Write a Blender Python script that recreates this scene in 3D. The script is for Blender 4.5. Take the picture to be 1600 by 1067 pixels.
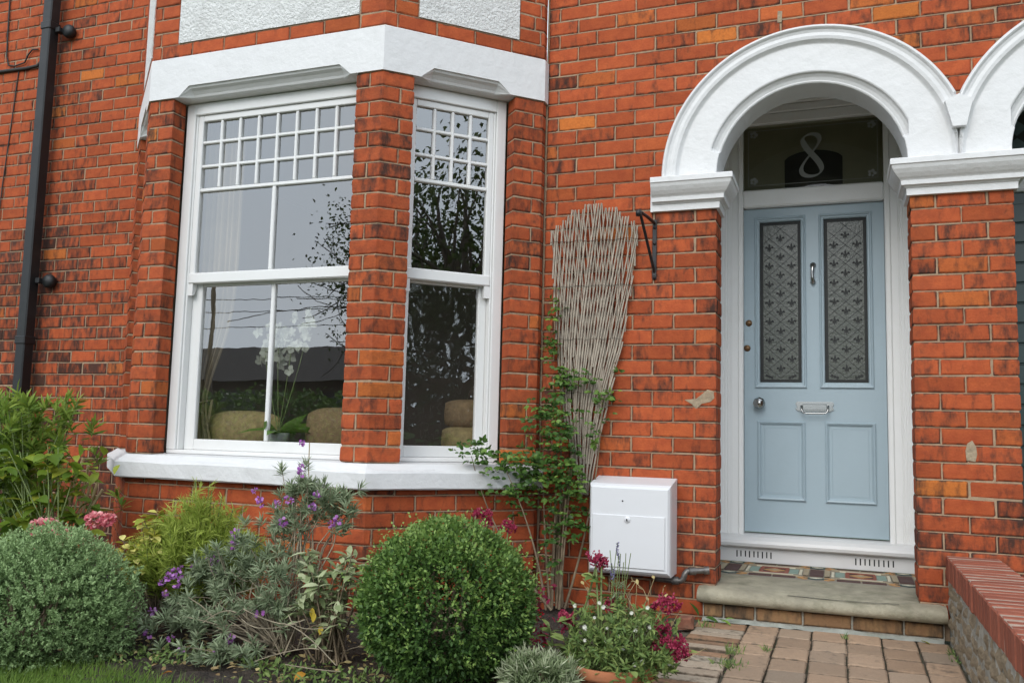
import bpy, math, random
import numpy as np
from mathutils import Vector, Matrix

# ------------------------------------------------------------------ clear
for o in list(bpy.data.objects): bpy.data.objects.remove(o)
scn = bpy.context.scene
COL = scn.collection

# ------------------------------------------------------------------ camera
YAW, PITCH, ROLL = 0.3606, 0.1008, 0.0253
CAM = Vector((0.614, -4.723, 0.946))
fwd = Vector((-math.sin(YAW)*math.cos(PITCH), math.cos(YAW)*math.cos(PITCH), math.sin(PITCH)))
rgt = Vector((math.cos(YAW), math.sin(YAW), 0)); upv = rgt.cross(fwd)
r2 = math.cos(ROLL)*rgt + math.sin(ROLL)*upv
u2 = -math.sin(ROLL)*rgt + math.cos(ROLL)*upv
cd = bpy.data.cameras.new('camera'); cam = bpy.data.objects.new('camera', cd); COL.objects.link(cam)
cam.matrix_world = Matrix(((r2.x, u2.x, -fwd.x, CAM.x), (r2.y, u2.y, -fwd.y, CAM.y), (r2.z, u2.z, -fwd.z, CAM.z), (0, 0, 0, 1)))
cd.sensor_width = 36; cd.lens = 1361.4/1600*36; cd.clip_start = .05; cd.clip_end = 2000
scn.camera = cam
FPX = 1361.4
def project(p):
    d = Vector(p)-CAM; z = d.dot(fwd)
    if z < .1: return None
    return 800+FPX*d.dot(r2)/z, 533.5-FPX*d.dot(u2)/z, z

# ------------------------------------------------------------------ sky, sun, exposure
CLOUD = 8.5
SUN_EL, SUN_AZ = math.radians(36), math.radians(188)     # high thin sun behind the clouds, over the street
w = bpy.data.worlds.new('World'); scn.world = w; w.use_nodes = True
nt = w.node_tree; nt.nodes.clear()
sky = nt.nodes.new('ShaderNodeTexSky'); sky.sky_type = 'NISHITA'; sky.sun_disc = False
sky.sun_elevation = SUN_EL; sky.sun_rotation = SUN_AZ; sky.air_density = 1.0; sky.dust_density = 3.0; sky.ozone_density = 1.0
hs = nt.nodes.new('ShaderNodeHueSaturation'); hs.inputs['Saturation'].default_value = .30
tc = nt.nodes.new('ShaderNodeTexCoord'); cl = nt.nodes.new('ShaderNodeTexNoise')
cl.inputs['Scale'].default_value = 2.2; cl.inputs['Detail'].default_value = 6; cl.inputs['Roughness'].default_value = .55
cr_ = nt.nodes.new('ShaderNodeMapRange'); cr_.inputs['From Min'].default_value = .35; cr_.inputs['From Max'].default_value = .68
cr_.inputs['To Min'].default_value = .70; cr_.inputs['To Max'].default_value = .97
cd2 = nt.nodes.new('ShaderNodeTexNoise'); cd2.inputs['Scale'].default_value = 1.1; cd2.inputs['Detail'].default_value = 5
cv = nt.nodes.new('ShaderNodeMapRange'); cv.inputs['From Min'].default_value = .3; cv.inputs['From Max'].default_value = .7
cv.inputs['To Min'].default_value = CLOUD*.78; cv.inputs['To Max'].default_value = CLOUD*1.15
cc = nt.nodes.new('ShaderNodeVectorMath'); cc.operation = 'SCALE'; cc.inputs[0].default_value = (.86, .97, 1.09)
mu = nt.nodes.new('ShaderNodeMix'); mu.data_type = 'RGBA'      # cloud cover over the clear sky
bg = nt.nodes.new('ShaderNodeBackground'); bg.inputs['Strength'].default_value = .15
wo = nt.nodes.new('ShaderNodeOutputWorld')
L = nt.links.new
L(sky.outputs[0], hs.inputs['Color']); L(tc.outputs['Generated'], cl.inputs['Vector']); L(cl.outputs['Fac'], cr_.inputs['Value'])
L(tc.outputs['Generated'], cd2.inputs['Vector']); L(cd2.outputs['Fac'], cv.inputs['Value']); L(cv.outputs[0], cc.inputs['Scale'])
L(hs.outputs[0], mu.inputs[6]); L(cc.outputs[0], mu.inputs[7]); L(cr_.outputs[0], mu.inputs[0]); L(mu.outputs[2], bg.inputs['Color']); L(bg.outputs[0], wo.inputs[0])
sd = bpy.data.lights.new('sun', 'SUN'); sd.energy = 1.0; sd.angle = math.radians(35); sd.color = (1, .965, .92)
so = bpy.data.objects.new('sun', sd); COL.objects.link(so)
# direction towards the sun (nishita: rotation measured from +Y clockwise seen from above)
sv = Vector((math.sin(SUN_AZ)*math.cos(SUN_EL), math.cos(SUN_AZ)*math.cos(SUN_EL), math.sin(SUN_EL)))
so.rotation_euler = sv.to_track_quat('Z', 'Y').to_euler()
vs = scn.view_settings; vs.view_transform = 'Standard'; vs.look = 'None'; vs.gamma = 1; vs.use_curve_mapping = False
vs.exposure = 0.50

# ------------------------------------------------------------------ materials
MATS = {}
def newmat(name):
    m = bpy.data.materials.new(name); m.use_nodes = True; m.node_tree.nodes.clear(); MATS[name] = m
    return m, m.node_tree
class N:
    """tiny node helper"""
    def __init__(s, t): s.t = t
    def n(s, typ, **kw):
        x = s.t.nodes.new('ShaderNode'+typ)
        for k, v in kw.items():
            if hasattr(x, k) and k not in x.inputs: setattr(x, k, v)
            else: x.inputs[k].default_value = v
        return x
    def l(s, a, b): s.t.links.new(a, b)
    def noise(s, vec, scale, detail=4, rough=.55):
        x = s.n('TexNoise'); x.inputs['Scale'].default_value = scale; x.inputs['Detail'].default_value = detail; x.inputs['Roughness'].default_value = rough
        if vec is not None: s.l(vec, x.inputs['Vector'])
        return x.outputs['Fac']
    def rng(s, v, a, b, c=0., d=1.):
        x = s.n('MapRange'); s.l(v, x.inputs['Value'])
        for k, q in zip(('From Min', 'From Max', 'To Min', 'To Max'), (a, b, c, d)): x.inputs[k].default_value = q
        return x.outputs[0]
    def math(s, op, a, b=None):
        x = s.n('Math', operation=op)
        for i, q in enumerate((a, b)):
            if q is None: continue
            if isinstance(q, (int, float)): x.inputs[i].default_value = q
            else: s.l(q, x.inputs[i])
        return x.outputs[0]
    def mix(s, f, a, b):
        x = s.n('Mix', data_type='RGBA')
        for i, q in ((0, f), (6, a), (7, b)):
            if isinstance(q, (int, float)): x.inputs[i].default_value = q
            elif isinstance(q, tuple): x.inputs[i].default_value = q+(1,) if len(q) == 3 else q
            else: s.l(q, x.inputs[i])
        return x.outputs[2]
    def bump(s, h, strength, dist):
        x = s.n('Bump'); x.inputs['Strength'].default_value = strength; x.inputs['Distance'].default_value = dist
        s.l(h, x.inputs['Height']); return x.outputs[0]
    def out(s, col, rough, nrm=None, **kw):
        b = s.n('BsdfPrincipled'); o = s.n('OutputMaterial')
        if isinstance(col, tuple): b.inputs['Base Color'].default_value = col+(1,)
        else: s.l(col, b.inputs['Base Color'])
        if isinstance(rough, (int, float)): b.inputs['Roughness'].default_value = rough
        else: s.l(rough, b.inputs['Roughness'])
        if nrm is not None: s.l(nrm, b.inputs['Normal'])
        for k, v in kw.items(): b.inputs[k.replace('_', ' ')].default_value = v
        s.l(b.outputs[0], o.inputs[0]); return b

def simple(name, col, rough=.6, var=.15, scale=8, bumpd=0, bscale=60, dirt=None, dscale=3, damt=.5, **kw):
    m, t = newmat(name); h = N(t)
    co = h.n('TexCoord').outputs['Object']
    n1 = h.noise(co, scale)
    dark = tuple(c*(1-var) for c in col); lite = tuple(min(1, c*(1+var)) for c in col)
    c = h.mix(h.rng(n1, .3, .7), dark, lite)
    if dirt:
        n2 = h.noise(co, dscale, 8, .65); c = h.mix(h.rng(n2, .5, .72, 0, damt), c, dirt)
    nr = h.bump(h.noise(co, bscale, 5, .6), 1, bumpd) if bumpd else None
    h.out(c, rough, nr, **kw); return m

# brick: Object Info Color -> r soot, g orange tint, b brightness ; grain and soot stains from noise
def brick_mat(name, cA, cB, cO, sootcol=(.035, .026, .022), rough=.78, edgecol=(.055, .03, .022)):
    m, t = newmat(name); h = N(t)
    oi = h.n('ObjectInfo'); tcn = h.n('TexCoord'); sep = h.n('SeparateColor'); h.l(oi.outputs['Color'], sep.inputs[0])
    off = h.n('VectorMath', operation='SCALE'); h.l(oi.outputs['Location'], off.inputs[0]); off.inputs['Scale'].default_value = 3.7
    ad = h.n('VectorMath', operation='ADD'); h.l(tcn.outputs['Object'], ad.inputs[0]); h.l(off.outputs[0], ad.inputs[1]); v = ad.outputs[0]
    st = h.n('Mapping'); h.l(v, st.inputs['Vector']); st.inputs['Scale'].default_value = (1.0, 1.0, .38)
    fine = h.noise(v, 95, 5, .62); med = h.noise(v, 17, 5, .6); streak = h.noise(st.outputs[0], 22, 6, .62)
    c = h.mix(h.rng(med, .32, .68), cA, cB)
    c = h.mix(sep.outputs[1], c, cO)
    c = h.mix(h.rng(fine, .36, .66, 0, .30), c, tuple(x*.55 for x in cA))
    ed = h.n('Attribute'); ed.attribute_name = 'edge'
    edge = h.math('MULTIPLY', ed.outputs['Fac'], h.rng(h.noise(v, 26, 4), .34, .58, .0, 1.0))
    s1 = h.math('ADD', h.rng(streak, .34, .70, 0, 1), h.math('MULTIPLY', edge, .55))
    th = h.math('ADD', s1, h.math('MULTIPLY', sep.outputs[0], 1.0))
    soot = h.rng(th, .84, 1.52, 0, .90)
    c = h.mix(h.math('MULTIPLY', edge, .70), c, edgecol)
    c = h.mix(soot, c, sootcol)
    br = h.n('HueSaturation'); h.l(c, br.inputs['Color']); h.l(h.math('ADD', h.math('MULTIPLY', sep.outputs[2], .34), .83), br.inputs['Value'])
    hgt = h.math('ADD', h.math('MULTIPLY', fine, .5), med)
    h.out(br.outputs[0], rough, h.bump(hgt, .9, .004), Specular_IOR_Level=.12); return m
brick_mat('brick', (.425, .096, .034), (.325, .067, .027), (.52, .165, .034))
brick_mat('coping_brick', (.40, .150, .088), (.33, .115, .070), (.42, .17, .10), sootcol=(.10, .05, .035))
brick_mat('paver', (.41, .280, .185), (.34, .235, .16), (.30, .235, .175), sootcol=(.11, .09, .07), edgecol=(.11, .085, .06))
brick_mat('riser_brick', (.30, .18, .085), (.23, .125, .065), (.20, .11, .065), sootcol=(.05, .04, .03))
brick_mat('edging_brick', (.33, .20, .12), (.26, .15, .09), (.42, .37, .29), sootcol=(.08, .065, .045))

def mortar_mat(name, col, dirt):
    m, t = newmat(name); h = N(t); co = h.n('TexCoord').outputs['Object']
    c = h.mix(h.rng(h.noise(co, 35, 5), .3, .7), tuple(x*.72 for x in col), col)
    c = h.mix(h.rng(h.noise(co, 1.6, 6, .65), .46, .70, 0, .8), c, dirt)
    h.out(c, .95, h.bump(h.noise(co, 180, 4, .7), 1, .004), Specular_IOR_Level=.1); return m
mortar_mat('mortar', (.43, .305, .20), (.25, .165, .11))
simple('white_paint', (.68, .675, .67), .42, .03, 3, .0012, 30, dirt=(.60, .59, .56), dscale=5, damt=.35)
simple('white_stucco', (.650, .645, .640), .5, .02, 4, .005, 16, dirt=(.55, .55, .54), dscale=13, damt=.35)
simple('white_upvc', (.71, .705, .69), .28, .015, 3, 0, 10, dirt=(.62, .61, .57), dscale=9, damt=.22)
simple('white_box', (.66, .665, .675), .33, .015, 2, .0004, 20, dirt=(.60, .60, .60), dscale=6, damt=.25)
simple('porch_white', (.84, .84, .83), .5, .02, 3, .0006, 40, dirt=(.70, .69, .66), dscale=3, damt=.4)
simple('roughcast', (.72, .72, .70), .95, .08, 40, .022, 60, dirt=(.48, .47, .45), dscale=6, damt=.5)
simple('stone_step', (.30, .27, .195), .85, .22, 9, .006, 45, dirt=(.13, .125, .075), dscale=7, damt=.75)
simple('cement', (.34, .35, .31), .95, .2, 14, .006, 60, dirt=(.22, .25, .18), dscale=6, damt=.6)
simple('patch_cement', (.33, .26, .175), .95, .3, 25, .006, 60, dirt=(.24, .13, .08), dscale=14, damt=.7)
simple('door_blue', (.355, .448, .500), .40, .03, 2, .0010, 22, dirt=(.31, .395, .44), dscale=4, damt=.5)
simple('black_plastic', (.008, .009, .010), .55, .15, 6, .0008, 40, dirt=(.03, .03, .03), dscale=5, damt=.5)
simple('black_iron', (.012, .012, .013), .5, .2, 20, .001, 80)
simple('cable_black', (.02, .018, .016), .7, .2, 10)
simple('galvanised', (.16, .15, .14), .45, .3, 40, .001, 90, Metallic=.7)
simple('chrome', (.36, .36, .355), .14, .04, 10, 0, 10, Metallic=1.0)
simple('brass_dull', (.20, .12, .065), .4, .2, 30, Metallic=.9)
simple('terracotta', (.40, .145, .062), .85, .18, 10, .002, 60, dirt=(.24, .15, .09), dscale=6, damt=.6)
simple('willow', (.37, .315, .25), .85, .28, 14, .002, 90, dirt=(.20, .16, .13), dscale=12, damt=.6)
simple('woody', (.20, .15, .095), .9, .3, 18, .002, 90)
simple('woody_pale', (.27, .225, .155), .9, .35, 22)
simple('cane', (.36, .27, .14), .8, .3, 18)
simple('green_stem', (.16, .21, .07), .7, .3, 12)
simple('soil', (.050, .036, .026), 1, .5, 18, .05, 28, dirt=(.11, .085, .06), dscale=22, damt=.6)
simple('lawn_ground', (.055, .085, .022), 1, .35, 10, .03, 60)
simple('asphalt', (.055, .055, .057), .9, .2, 30, .004, 120)
simple('path_base', (.085, .075, .05), 1, .4, 30, .01, 90, dirt=(.06, .085, .03), dscale=7, damt=.8)
simple('green_door', (.012, .040, .036), .35, .1, 4)
simple('dark_frame', (.02, .025, .022), .5, .2, 4)
simple('room_wall', (.40, .36, .30), .9, .06, 3)
simple('room_floor', (.14, .085, .05), .6, .2, 6)
simple('curtain', (.30, .235, .15), .95, .12, 10, .003, 60)
simple('sofa', (.10, .075, .055), .95, .2, 10, .004, 80)
simple('cushion', (.31, .235, .105), .95, .25, 30, .004, 140)
simple('cushion_brown', (.25, .165, .085), .95, .25, 30, .004, 140)
simple('ceramic_pot', (.30, .33, .30), .3, .1, 5)
simple('etch', (.010, .012, .011), .6, .1, 5)
simple('etch_light', (.24, .25, .235), .6, .06, 5)
simple('flat_black', (.006, .006, .006), .8, .1, 5)
simple('rubble', (.25, .195, .125), .95, .35, 12, .02, 26, dirt=(.10, .09, .065), dscale=7, damt=.8)
m_, t_ = newmat('coping'); h_ = N(t_); co_ = h_.n('TexCoord').outputs['Object']; oi_ = h_.n('ObjectInfo').outputs['Random']
h_.out(h_.mix(h_.rng(h_.noise(co_, 40, 5), .3, .7, 0, .6), h_.mix(oi_, (.31, .098, .058), (.23, .070, .043)), (.17, .058, .040)), .8, h_.bump(h_.noise(co_, 120, 4), 1, .002), Specular_IOR_Level=.2)
simple('coping_joint', (.36, .26, .20), .95, .2, 30, .004, 90)
simple('rubble_mortar', (.33, .315, .27), .98, .25, 20, .015, 50, dirt=(.13, .13, .10), dscale=8, damt=.7)
simple('roof_tile', (.030, .024, .022), .85, .3, 10, .02, 12)
simple('far_brick', (.085, .052, .04), .9, .3, 10)
simple('far_glass', (.02, .02, .025), .1, .1, 3)
simple('timber_pole', (.10, .08, .065), .9, .2, 10)
for nm, c in (('tile_buff', (.30, .245, .165)), ('tile_plum', (.075, .040, .036)), ('tile_red', (.22, .070, .046)), ('tile_cream', (.52, .48, .37)), ('tile_green', (.20, .265, .225)), ('tile_orange', (.38, .21, .09)), ('tile_teal', (.055, .075, .07)), ('tile_grey', (.23, .205, .16))):
    simple(nm, tuple(min(.8, x*1.2) for x in c), .7, .12, 14, .0006, 60, dirt=tuple(.6*x+.05 for x in c), dscale=9, damt=.5, Specular_IOR_Level=.2)

def glass_mat(name, ior, tint, wav=0, wscale=6, rough=0.0):
    m, t = newmat(name); h = N(t); co = h.n('TexCoord').outputs['Object']
    f0 = ((ior-1)/(ior+1))**2; lw_ = h.n('LayerWeight'); lw_.inputs['Blend'].default_value = .5      # Schlick, the same from both sides
    fres = h.math('ADD', h.math('MULTIPLY', h.math('POWER', lw_.outputs['Facing'], 5.0), 1-f0), f0)
    tr = h.n('BsdfTransparent'); tr.inputs['Color'].default_value = tint+(1,)
    gl = h.n('BsdfAnisotropic'); gl.inputs['Roughness'].default_value = rough
    if wav:
        b = h.bump(h.noise(co, wscale, 2, .5), 1, wav); h.l(b, gl.inputs['Normal'])
    mx = h.n('MixShader'); o = h.n('OutputMaterial')
    h.l(fres, mx.inputs[0]); h.l(tr.outputs[0], mx.inputs[1]); h.l(gl.outputs[0], mx.inputs[2]); h.l(mx.outputs[0], o.inputs[0])
    return m
glass_mat('window_glass', 3.1, (.93, .95, .94), .0004, 3.5)
glass_mat('wavy_glass', 3.0, (.95, .96, .95), .006, 9)
glass_mat('fanlight_glass', 1.6, (.62, .62, .52), .0006, 3)
simple('fanlight_tone', (.33, .325, .28), .9, .1, 4)  # colour of the sheet added to lighten the fanlight glass
m_, t_ = newmat('obscure_glass'); h_ = N(t_); co_ = h_.n('TexCoord').outputs['Object']
h_.out(h_.mix(h_.rng(h_.noise(co_, 5), .3, .7), (.060, .068, .055), (.090, .098, .080)), .2, h_.bump(h_.noise(co_, 55, 4, .6), .8, .0035))
for nm, c in (('lead_red', (.12, .03, .02)), ('lead_green', (.03, .07, .05)), ('lead_blue', (.12, .17, .18))):
    simple(nm, c, .15, .2, 12, .001, 40)

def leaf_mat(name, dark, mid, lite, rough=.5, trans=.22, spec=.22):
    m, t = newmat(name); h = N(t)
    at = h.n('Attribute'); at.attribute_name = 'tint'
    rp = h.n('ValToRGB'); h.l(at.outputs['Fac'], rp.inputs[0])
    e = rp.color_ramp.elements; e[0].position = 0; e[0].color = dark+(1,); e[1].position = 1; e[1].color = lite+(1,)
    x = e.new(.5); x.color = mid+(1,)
    b = h.n('BsdfPrincipled'); h.l(rp.outputs[0], b.inputs['Base Color']); b.inputs['Roughness'].default_value = rough
    b.inputs['Specular IOR Level'].default_value = spec
    tl = h.n('BsdfTranslucent'); h.l(rp.outputs[0], tl.inputs['Color'])
    mx = h.n('MixShader'); mx.inputs[0].default_value = trans; o = h.n('OutputMaterial')
    h.l(b.outputs[0], mx.inputs[1]); h.l(tl.outputs[0], mx.inputs[2]); h.l(mx.outputs[0], o.inputs[0]); return m
leaf_mat('leaf_box', (.040, .090, .022), (.105, .190, .040), (.24, .34, .085), .45, .2, .25)
leaf_mat('leaf_hebe', (.085, .145, .055), (.180, .275, .105), (.300, .410, .190), .65, .15, .1)
leaf_mat('leaf_feather', (.14, .20, .03), (.27, .35, .055), (.42, .48, .11), .6, .35, .1)
leaf_mat('leaf_gold', (.20, .25, .03), (.50, .45, .07), (.72, .66, .24), .5, .25)
leaf_mat('leaf_erysimum', (.11, .150, .080), (.205, .255, .145), (.35, .40, .255), .65, .15, .1)
leaf_mat('leaf_sage', (.14, .19, .075), (.25, .30, .14), (.44, .47, .28), .65, .2, .3)
leaf_mat('leaf_shrub', (.06, .12, .02), (.15, .235, .035), (.30, .38, .07), .5, .3, .15)
leaf_mat('leaf_broad', (.06, .12, .015), (.16, .24, .025), (.36, .37, .05), .45, .3)
leaf_mat('leaf_climber', (.040, .095, .020), (.085, .170, .035), (.20, .32, .06), .4, .25, .3)
leaf_mat('leaf_pot', (.06, .11, .03), (.13, .20, .055), (.27, .33, .10), .5, .25)
leaf_mat('leaf_variegated', (.10, .15, .06), (.21, .27, .13), (.46, .48, .33), .6, .2, .1)
leaf_mat('leaf_dry', (.20, .13, .06), (.34, .25, .12), (.50, .42, .18), .7, .2)
leaf_mat('leaf_autumn', (.30, .10, .02), (.50, .26, .03), (.60, .45, .05), .6, .25)
leaf_mat('grass', (.075, .14, .022), (.14, .23, .035), (.27, .35, .08), .55, .3)
leaf_mat('leaf_tree', (.025, .050, .012), (.050, .085, .018), (.10, .14, .03), .5, .2)
leaf_mat('petal_purple', (.34, .09, .38), (.52, .20, .58), (.68, .38, .72), .6, .35, .1)
leaf_mat('petal_pink', (.55, .10, .14), (.72, .22, .26), (.85, .52, .48), .6, .3)
leaf_mat('petal_sedum', (.16, .012, .035), (.30, .022, .065), (.46, .075, .13), .7, .2)
leaf_mat('petal_white', (.60, .60, .50), (.70, .70, .60), (.78, .78, .70), .6, .3)
leaf_mat('orchid_petal', (.34, .36, .26), (.44, .45, .36), (.52, .53, .44), .6, .3, .1)
leaf_mat('petal_red', (.22, .01, .02), (.40, .02, .03), (.60, .05, .04), .5, .2)
leaf_mat('petal_lavender', (.10, .09, .17), (.17, .15, .27), (.24, .22, .34), .7, .2)
def mt(n): return MATS[n]

# ------------------------------------------------------------------ object helpers
def link(name, me, parent=None, kind=None):
    o = bpy.data.objects.new(name, me); COL.objects.link(o)
    if parent is not None: o.parent = parent
    if kind: o['kind'] = kind
    return o
def tag(o, label, cat, group=None, kind=None):
    o['label'] = label; o['category'] = cat
    if group: o['group'] = group
    if kind: o['kind'] = kind
    return o
def thing(name, label, cat, loc=(0, 0, 0), group=None):
    o = bpy.data.objects.new(name, None); COL.objects.link(o); o.location = loc; o.empty_display_size = .1
    return tag(o, label, cat, group)

class MB:
    """mesh builder in world coordinates"""
    def __init__(s): s.v = []; s.f = []; s.sm = []
    def add(s, vs, fs, smooth=False):
        b = len(s.v); s.v += [tuple(p) for p in vs]
        for f in fs: s.f.append(tuple(i+b for i in f)); s.sm.append(smooth)
    def box(s, x0, x1, y0, y1, z0, z1, bev=0):
        if bev <= 0:
            s.add([(x, y, z) for z in (z0, z1) for y in (y0, y1) for x in (x0, x1)],
                  [(0, 2, 3, 1), (4, 5, 7, 6), (0, 1, 5, 4), (2, 6, 7, 3), (0, 4, 6, 2), (1, 3, 7, 5)]); return
        b = min(bev, (x1-x0)*.45, (y1-y0)*.45, (z1-z0)*.45)
        vs = []; idx = {}
        for sx in (0, 1):
            for sy in (0, 1):
                for sz in (0, 1):
                    X, Y, Z = (x0, x1)[sx], (y0, y1)[sy], (z0, z1)[sz]
                    dx, dy, dz = (b, -b)[sx], (b, -b)[sy], (b, -b)[sz]
                    for ax, p in enumerate(((X, Y+dy, Z+dz), (X+dx, Y, Z+dz), (X+dx, Y+dy, Z))):
                        idx[sx, sy, sz, ax] = len(vs); vs.append(p)
        I = idx; fs = []
        for q in (0, 1):
            c = [(q, 0, 0), (q, 1, 0), (q, 1, 1), (q, 0, 1)]; fs.append([I[k+(0,)] for k in (c if q else c[::-1])])
            c = [(0, q, 0), (0, q, 1), (1, q, 1), (1, q, 0)]; fs.append([I[k+(1,)] for k in (c if q else c[::-1])])
            c = [(0, 0, q), (1, 0, q), (1, 1, q), (0, 1, q)]; fs.append([I[k+(2,)] for k in (c if q else c[::-1])])
        for a in (0, 1):
            for c in (0, 1):
                fs.append([I[a, c, 0, 0], I[a, c, 0, 1], I[a, c, 1, 1], I[a, c, 1, 0]])
                fs.append([I[a, 0, c, 0], I[a, 0, c, 2], I[a, 1, c, 2], I[a, 1, c, 0]])
                fs.append([I[0, a, c, 1], I[0, a, c, 2], I[1, a, c, 2], I[1, a, c, 1]])
                for d in (0, 1): pass
        for k in [(a, b_, c) for a in (0, 1) for b_ in (0, 1) for c in (0, 1)]: fs.append([I[k+(0,)], I[k+(1,)], I[k+(2,)]])
        s.add(vs, fs)
    def tube(s, pts, rad, n=6, cap=True, smooth=True):
        pts = [Vector(p) for p in pts]
        if not isinstance(rad, (list, tuple)): rad = [rad]*len(pts)
        vs = []; up = None
        for i, p in enumerate(pts):
            d = (pts[min(i+1, len(pts)-1)]-pts[max(i-1, 0)]).normalized()
            if up is None: up = d.orthogonal().normalized()
            up = (up-d*up.dot(d)); up = up.normalized() if up.length > 1e-6 else d.orthogonal().normalized()
            q = d.cross(up)
            for k in range(n):
                a = 2*math.pi*k/n; vs.append(p+(up*math.cos(a)+q*math.sin(a))*rad[i])
        fs = []
        for i in range(len(pts)-1):
            for k in range(n):
                k2 = (k+1) % n; fs.append((i*n+k, i*n+k2, (i+1)*n+k2, (i+1)*n+k))
        s.add(vs, fs, smooth)
        if cap: s.add([vs[k] for k in range(n)][::-1]+[vs[(len(pts)-1)*n+k] for k in range(n)], [tuple(range(n)), tuple(range(n, 2*n))])
    def lathe(s, prof, c, n=24, axis='z', smooth=True):
        vs = []
        for r, t in prof:
            for k in range(n):
                a = 2*math.pi*k/n; x, y = r*math.cos(a), r*math.sin(a)
                if axis == 'z': vs.append((c[0]+x, c[1]+y, c[2]+t))
                elif axis == 'y': vs.append((c[0]+x, c[1]+t, c[2]+y))
                else: vs.append((c[0]+t, c[1]+x, c[2]+y))
        fs = []
        for i in range(len(prof)-1):
            for k in range(n):
                k2 = (k+1) % n; fs.append((i*n+k, i*n+k2, (i+1)*n+k2, (i+1)*n+k))
        s.add(vs, fs, smooth)
    def grid(s, rows, smooth=False, closed=False):
        """rows: list of equal-length point lists"""
        m = len(rows[0]); vs = [p for r in rows for p in r]; fs = []
        for i in range(len(rows)-1):
            for j in range(m if closed else m-1):
                j2 = (j+1) % m; fs.append((i*m+j, i*m+j2, (i+1)*m+j2, (i+1)*m+j))
        s.add(vs, fs, smooth)
    def xform(s, fn): s.v = [tuple(fn(*p)) for p in s.v]; return s
    def mesh(s, name, mat):
        me = bpy.data.meshes.new(name); me.from_pydata(s.v, [], s.f); me.materials.append(mt(mat))
        if any(s.sm): me.polygons.foreach_set('use_smooth', s.sm)
        me.validate(clean_customdata=False)
        if name == 'pane': return me
        import bmesh
        bm = bmesh.new(); bm.from_mesh(me); bmesh.ops.recalc_face_normals(bm, faces=bm.faces); bm.to_mesh(me); bm.free()
        return me
    def build(s, name, mat, parent=None, kind=None, local=True):
        """links the mesh; vertices are world coordinates, the parent Empty sits wherever it is"""
        off = Vector((0, 0, 0))
        if parent is not None:
            p = parent
            while p is not None: off += Vector(p.location); p = p.parent
        if s.v:
            a = np.array(s.v); c = Vector(((a[:, 0].min()+a[:, 0].max())/2, (a[:, 1].min()+a[:, 1].max())/2, a[:, 2].min())) if local else off
        else: c = off
        s.v = [(x-c.x, y-c.y, z-c.z) for x, y, z in s.v]
        o = link(name, s.mesh(name, mat), parent, kind); o.location = c-off
        return o

# ------------------------------------------------------------------ brickwork
CR, BL, JT = .0839, .228, .0068          # course height, stretcher pitch, joint
Z0 = 2.10
def bed(n): return Z0-CR*n               # bed joint n counted downwards from the impost
rnd = random.Random(4)
PATHS = []
class Path:
    """plan polyline; outward side is to the right of travel (dx,dy)->(dy,-dx)"""
    def __init__(s, pts):
        s.uid = len(PATHS); PATHS.append(s)
        s.p = [Vector((x, y)) for x, y in pts]; s.d = []; s.c = [0]
        for a, b in zip(s.p, s.p[1:]): s.d.append((b-a).normalized()); s.c.append(s.c[-1]+(b-a).length)
        s.L = s.c[-1]
    def seg(s, t, side=1):
        for i in range(len(s.d)):
            if t < s.c[i+1]-1e-6 or (side < 0 and t < s.c[i+1]+1e-6): return i
        return len(s.d)-1
    def pos(s, t, off, side=1):
        for i in range(1, len(s.d)):
            if abs(t-s.c[i]) < 1e-5:
                a, b = s.d[i-1], s.d[i]; n1, n2 = Vector((a.y, -a.x)), Vector((b.y, -b.x)); m = (n1+n2)
                m = m/max(.3, m.dot(n1)); return s.p[i]+m*off
        i = s.seg(t, side); d = s.d[i]; return s.p[i]+d*(t-s.c[i])+Vector((d.y, -d.x))*off
BCACHE = {}
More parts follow.
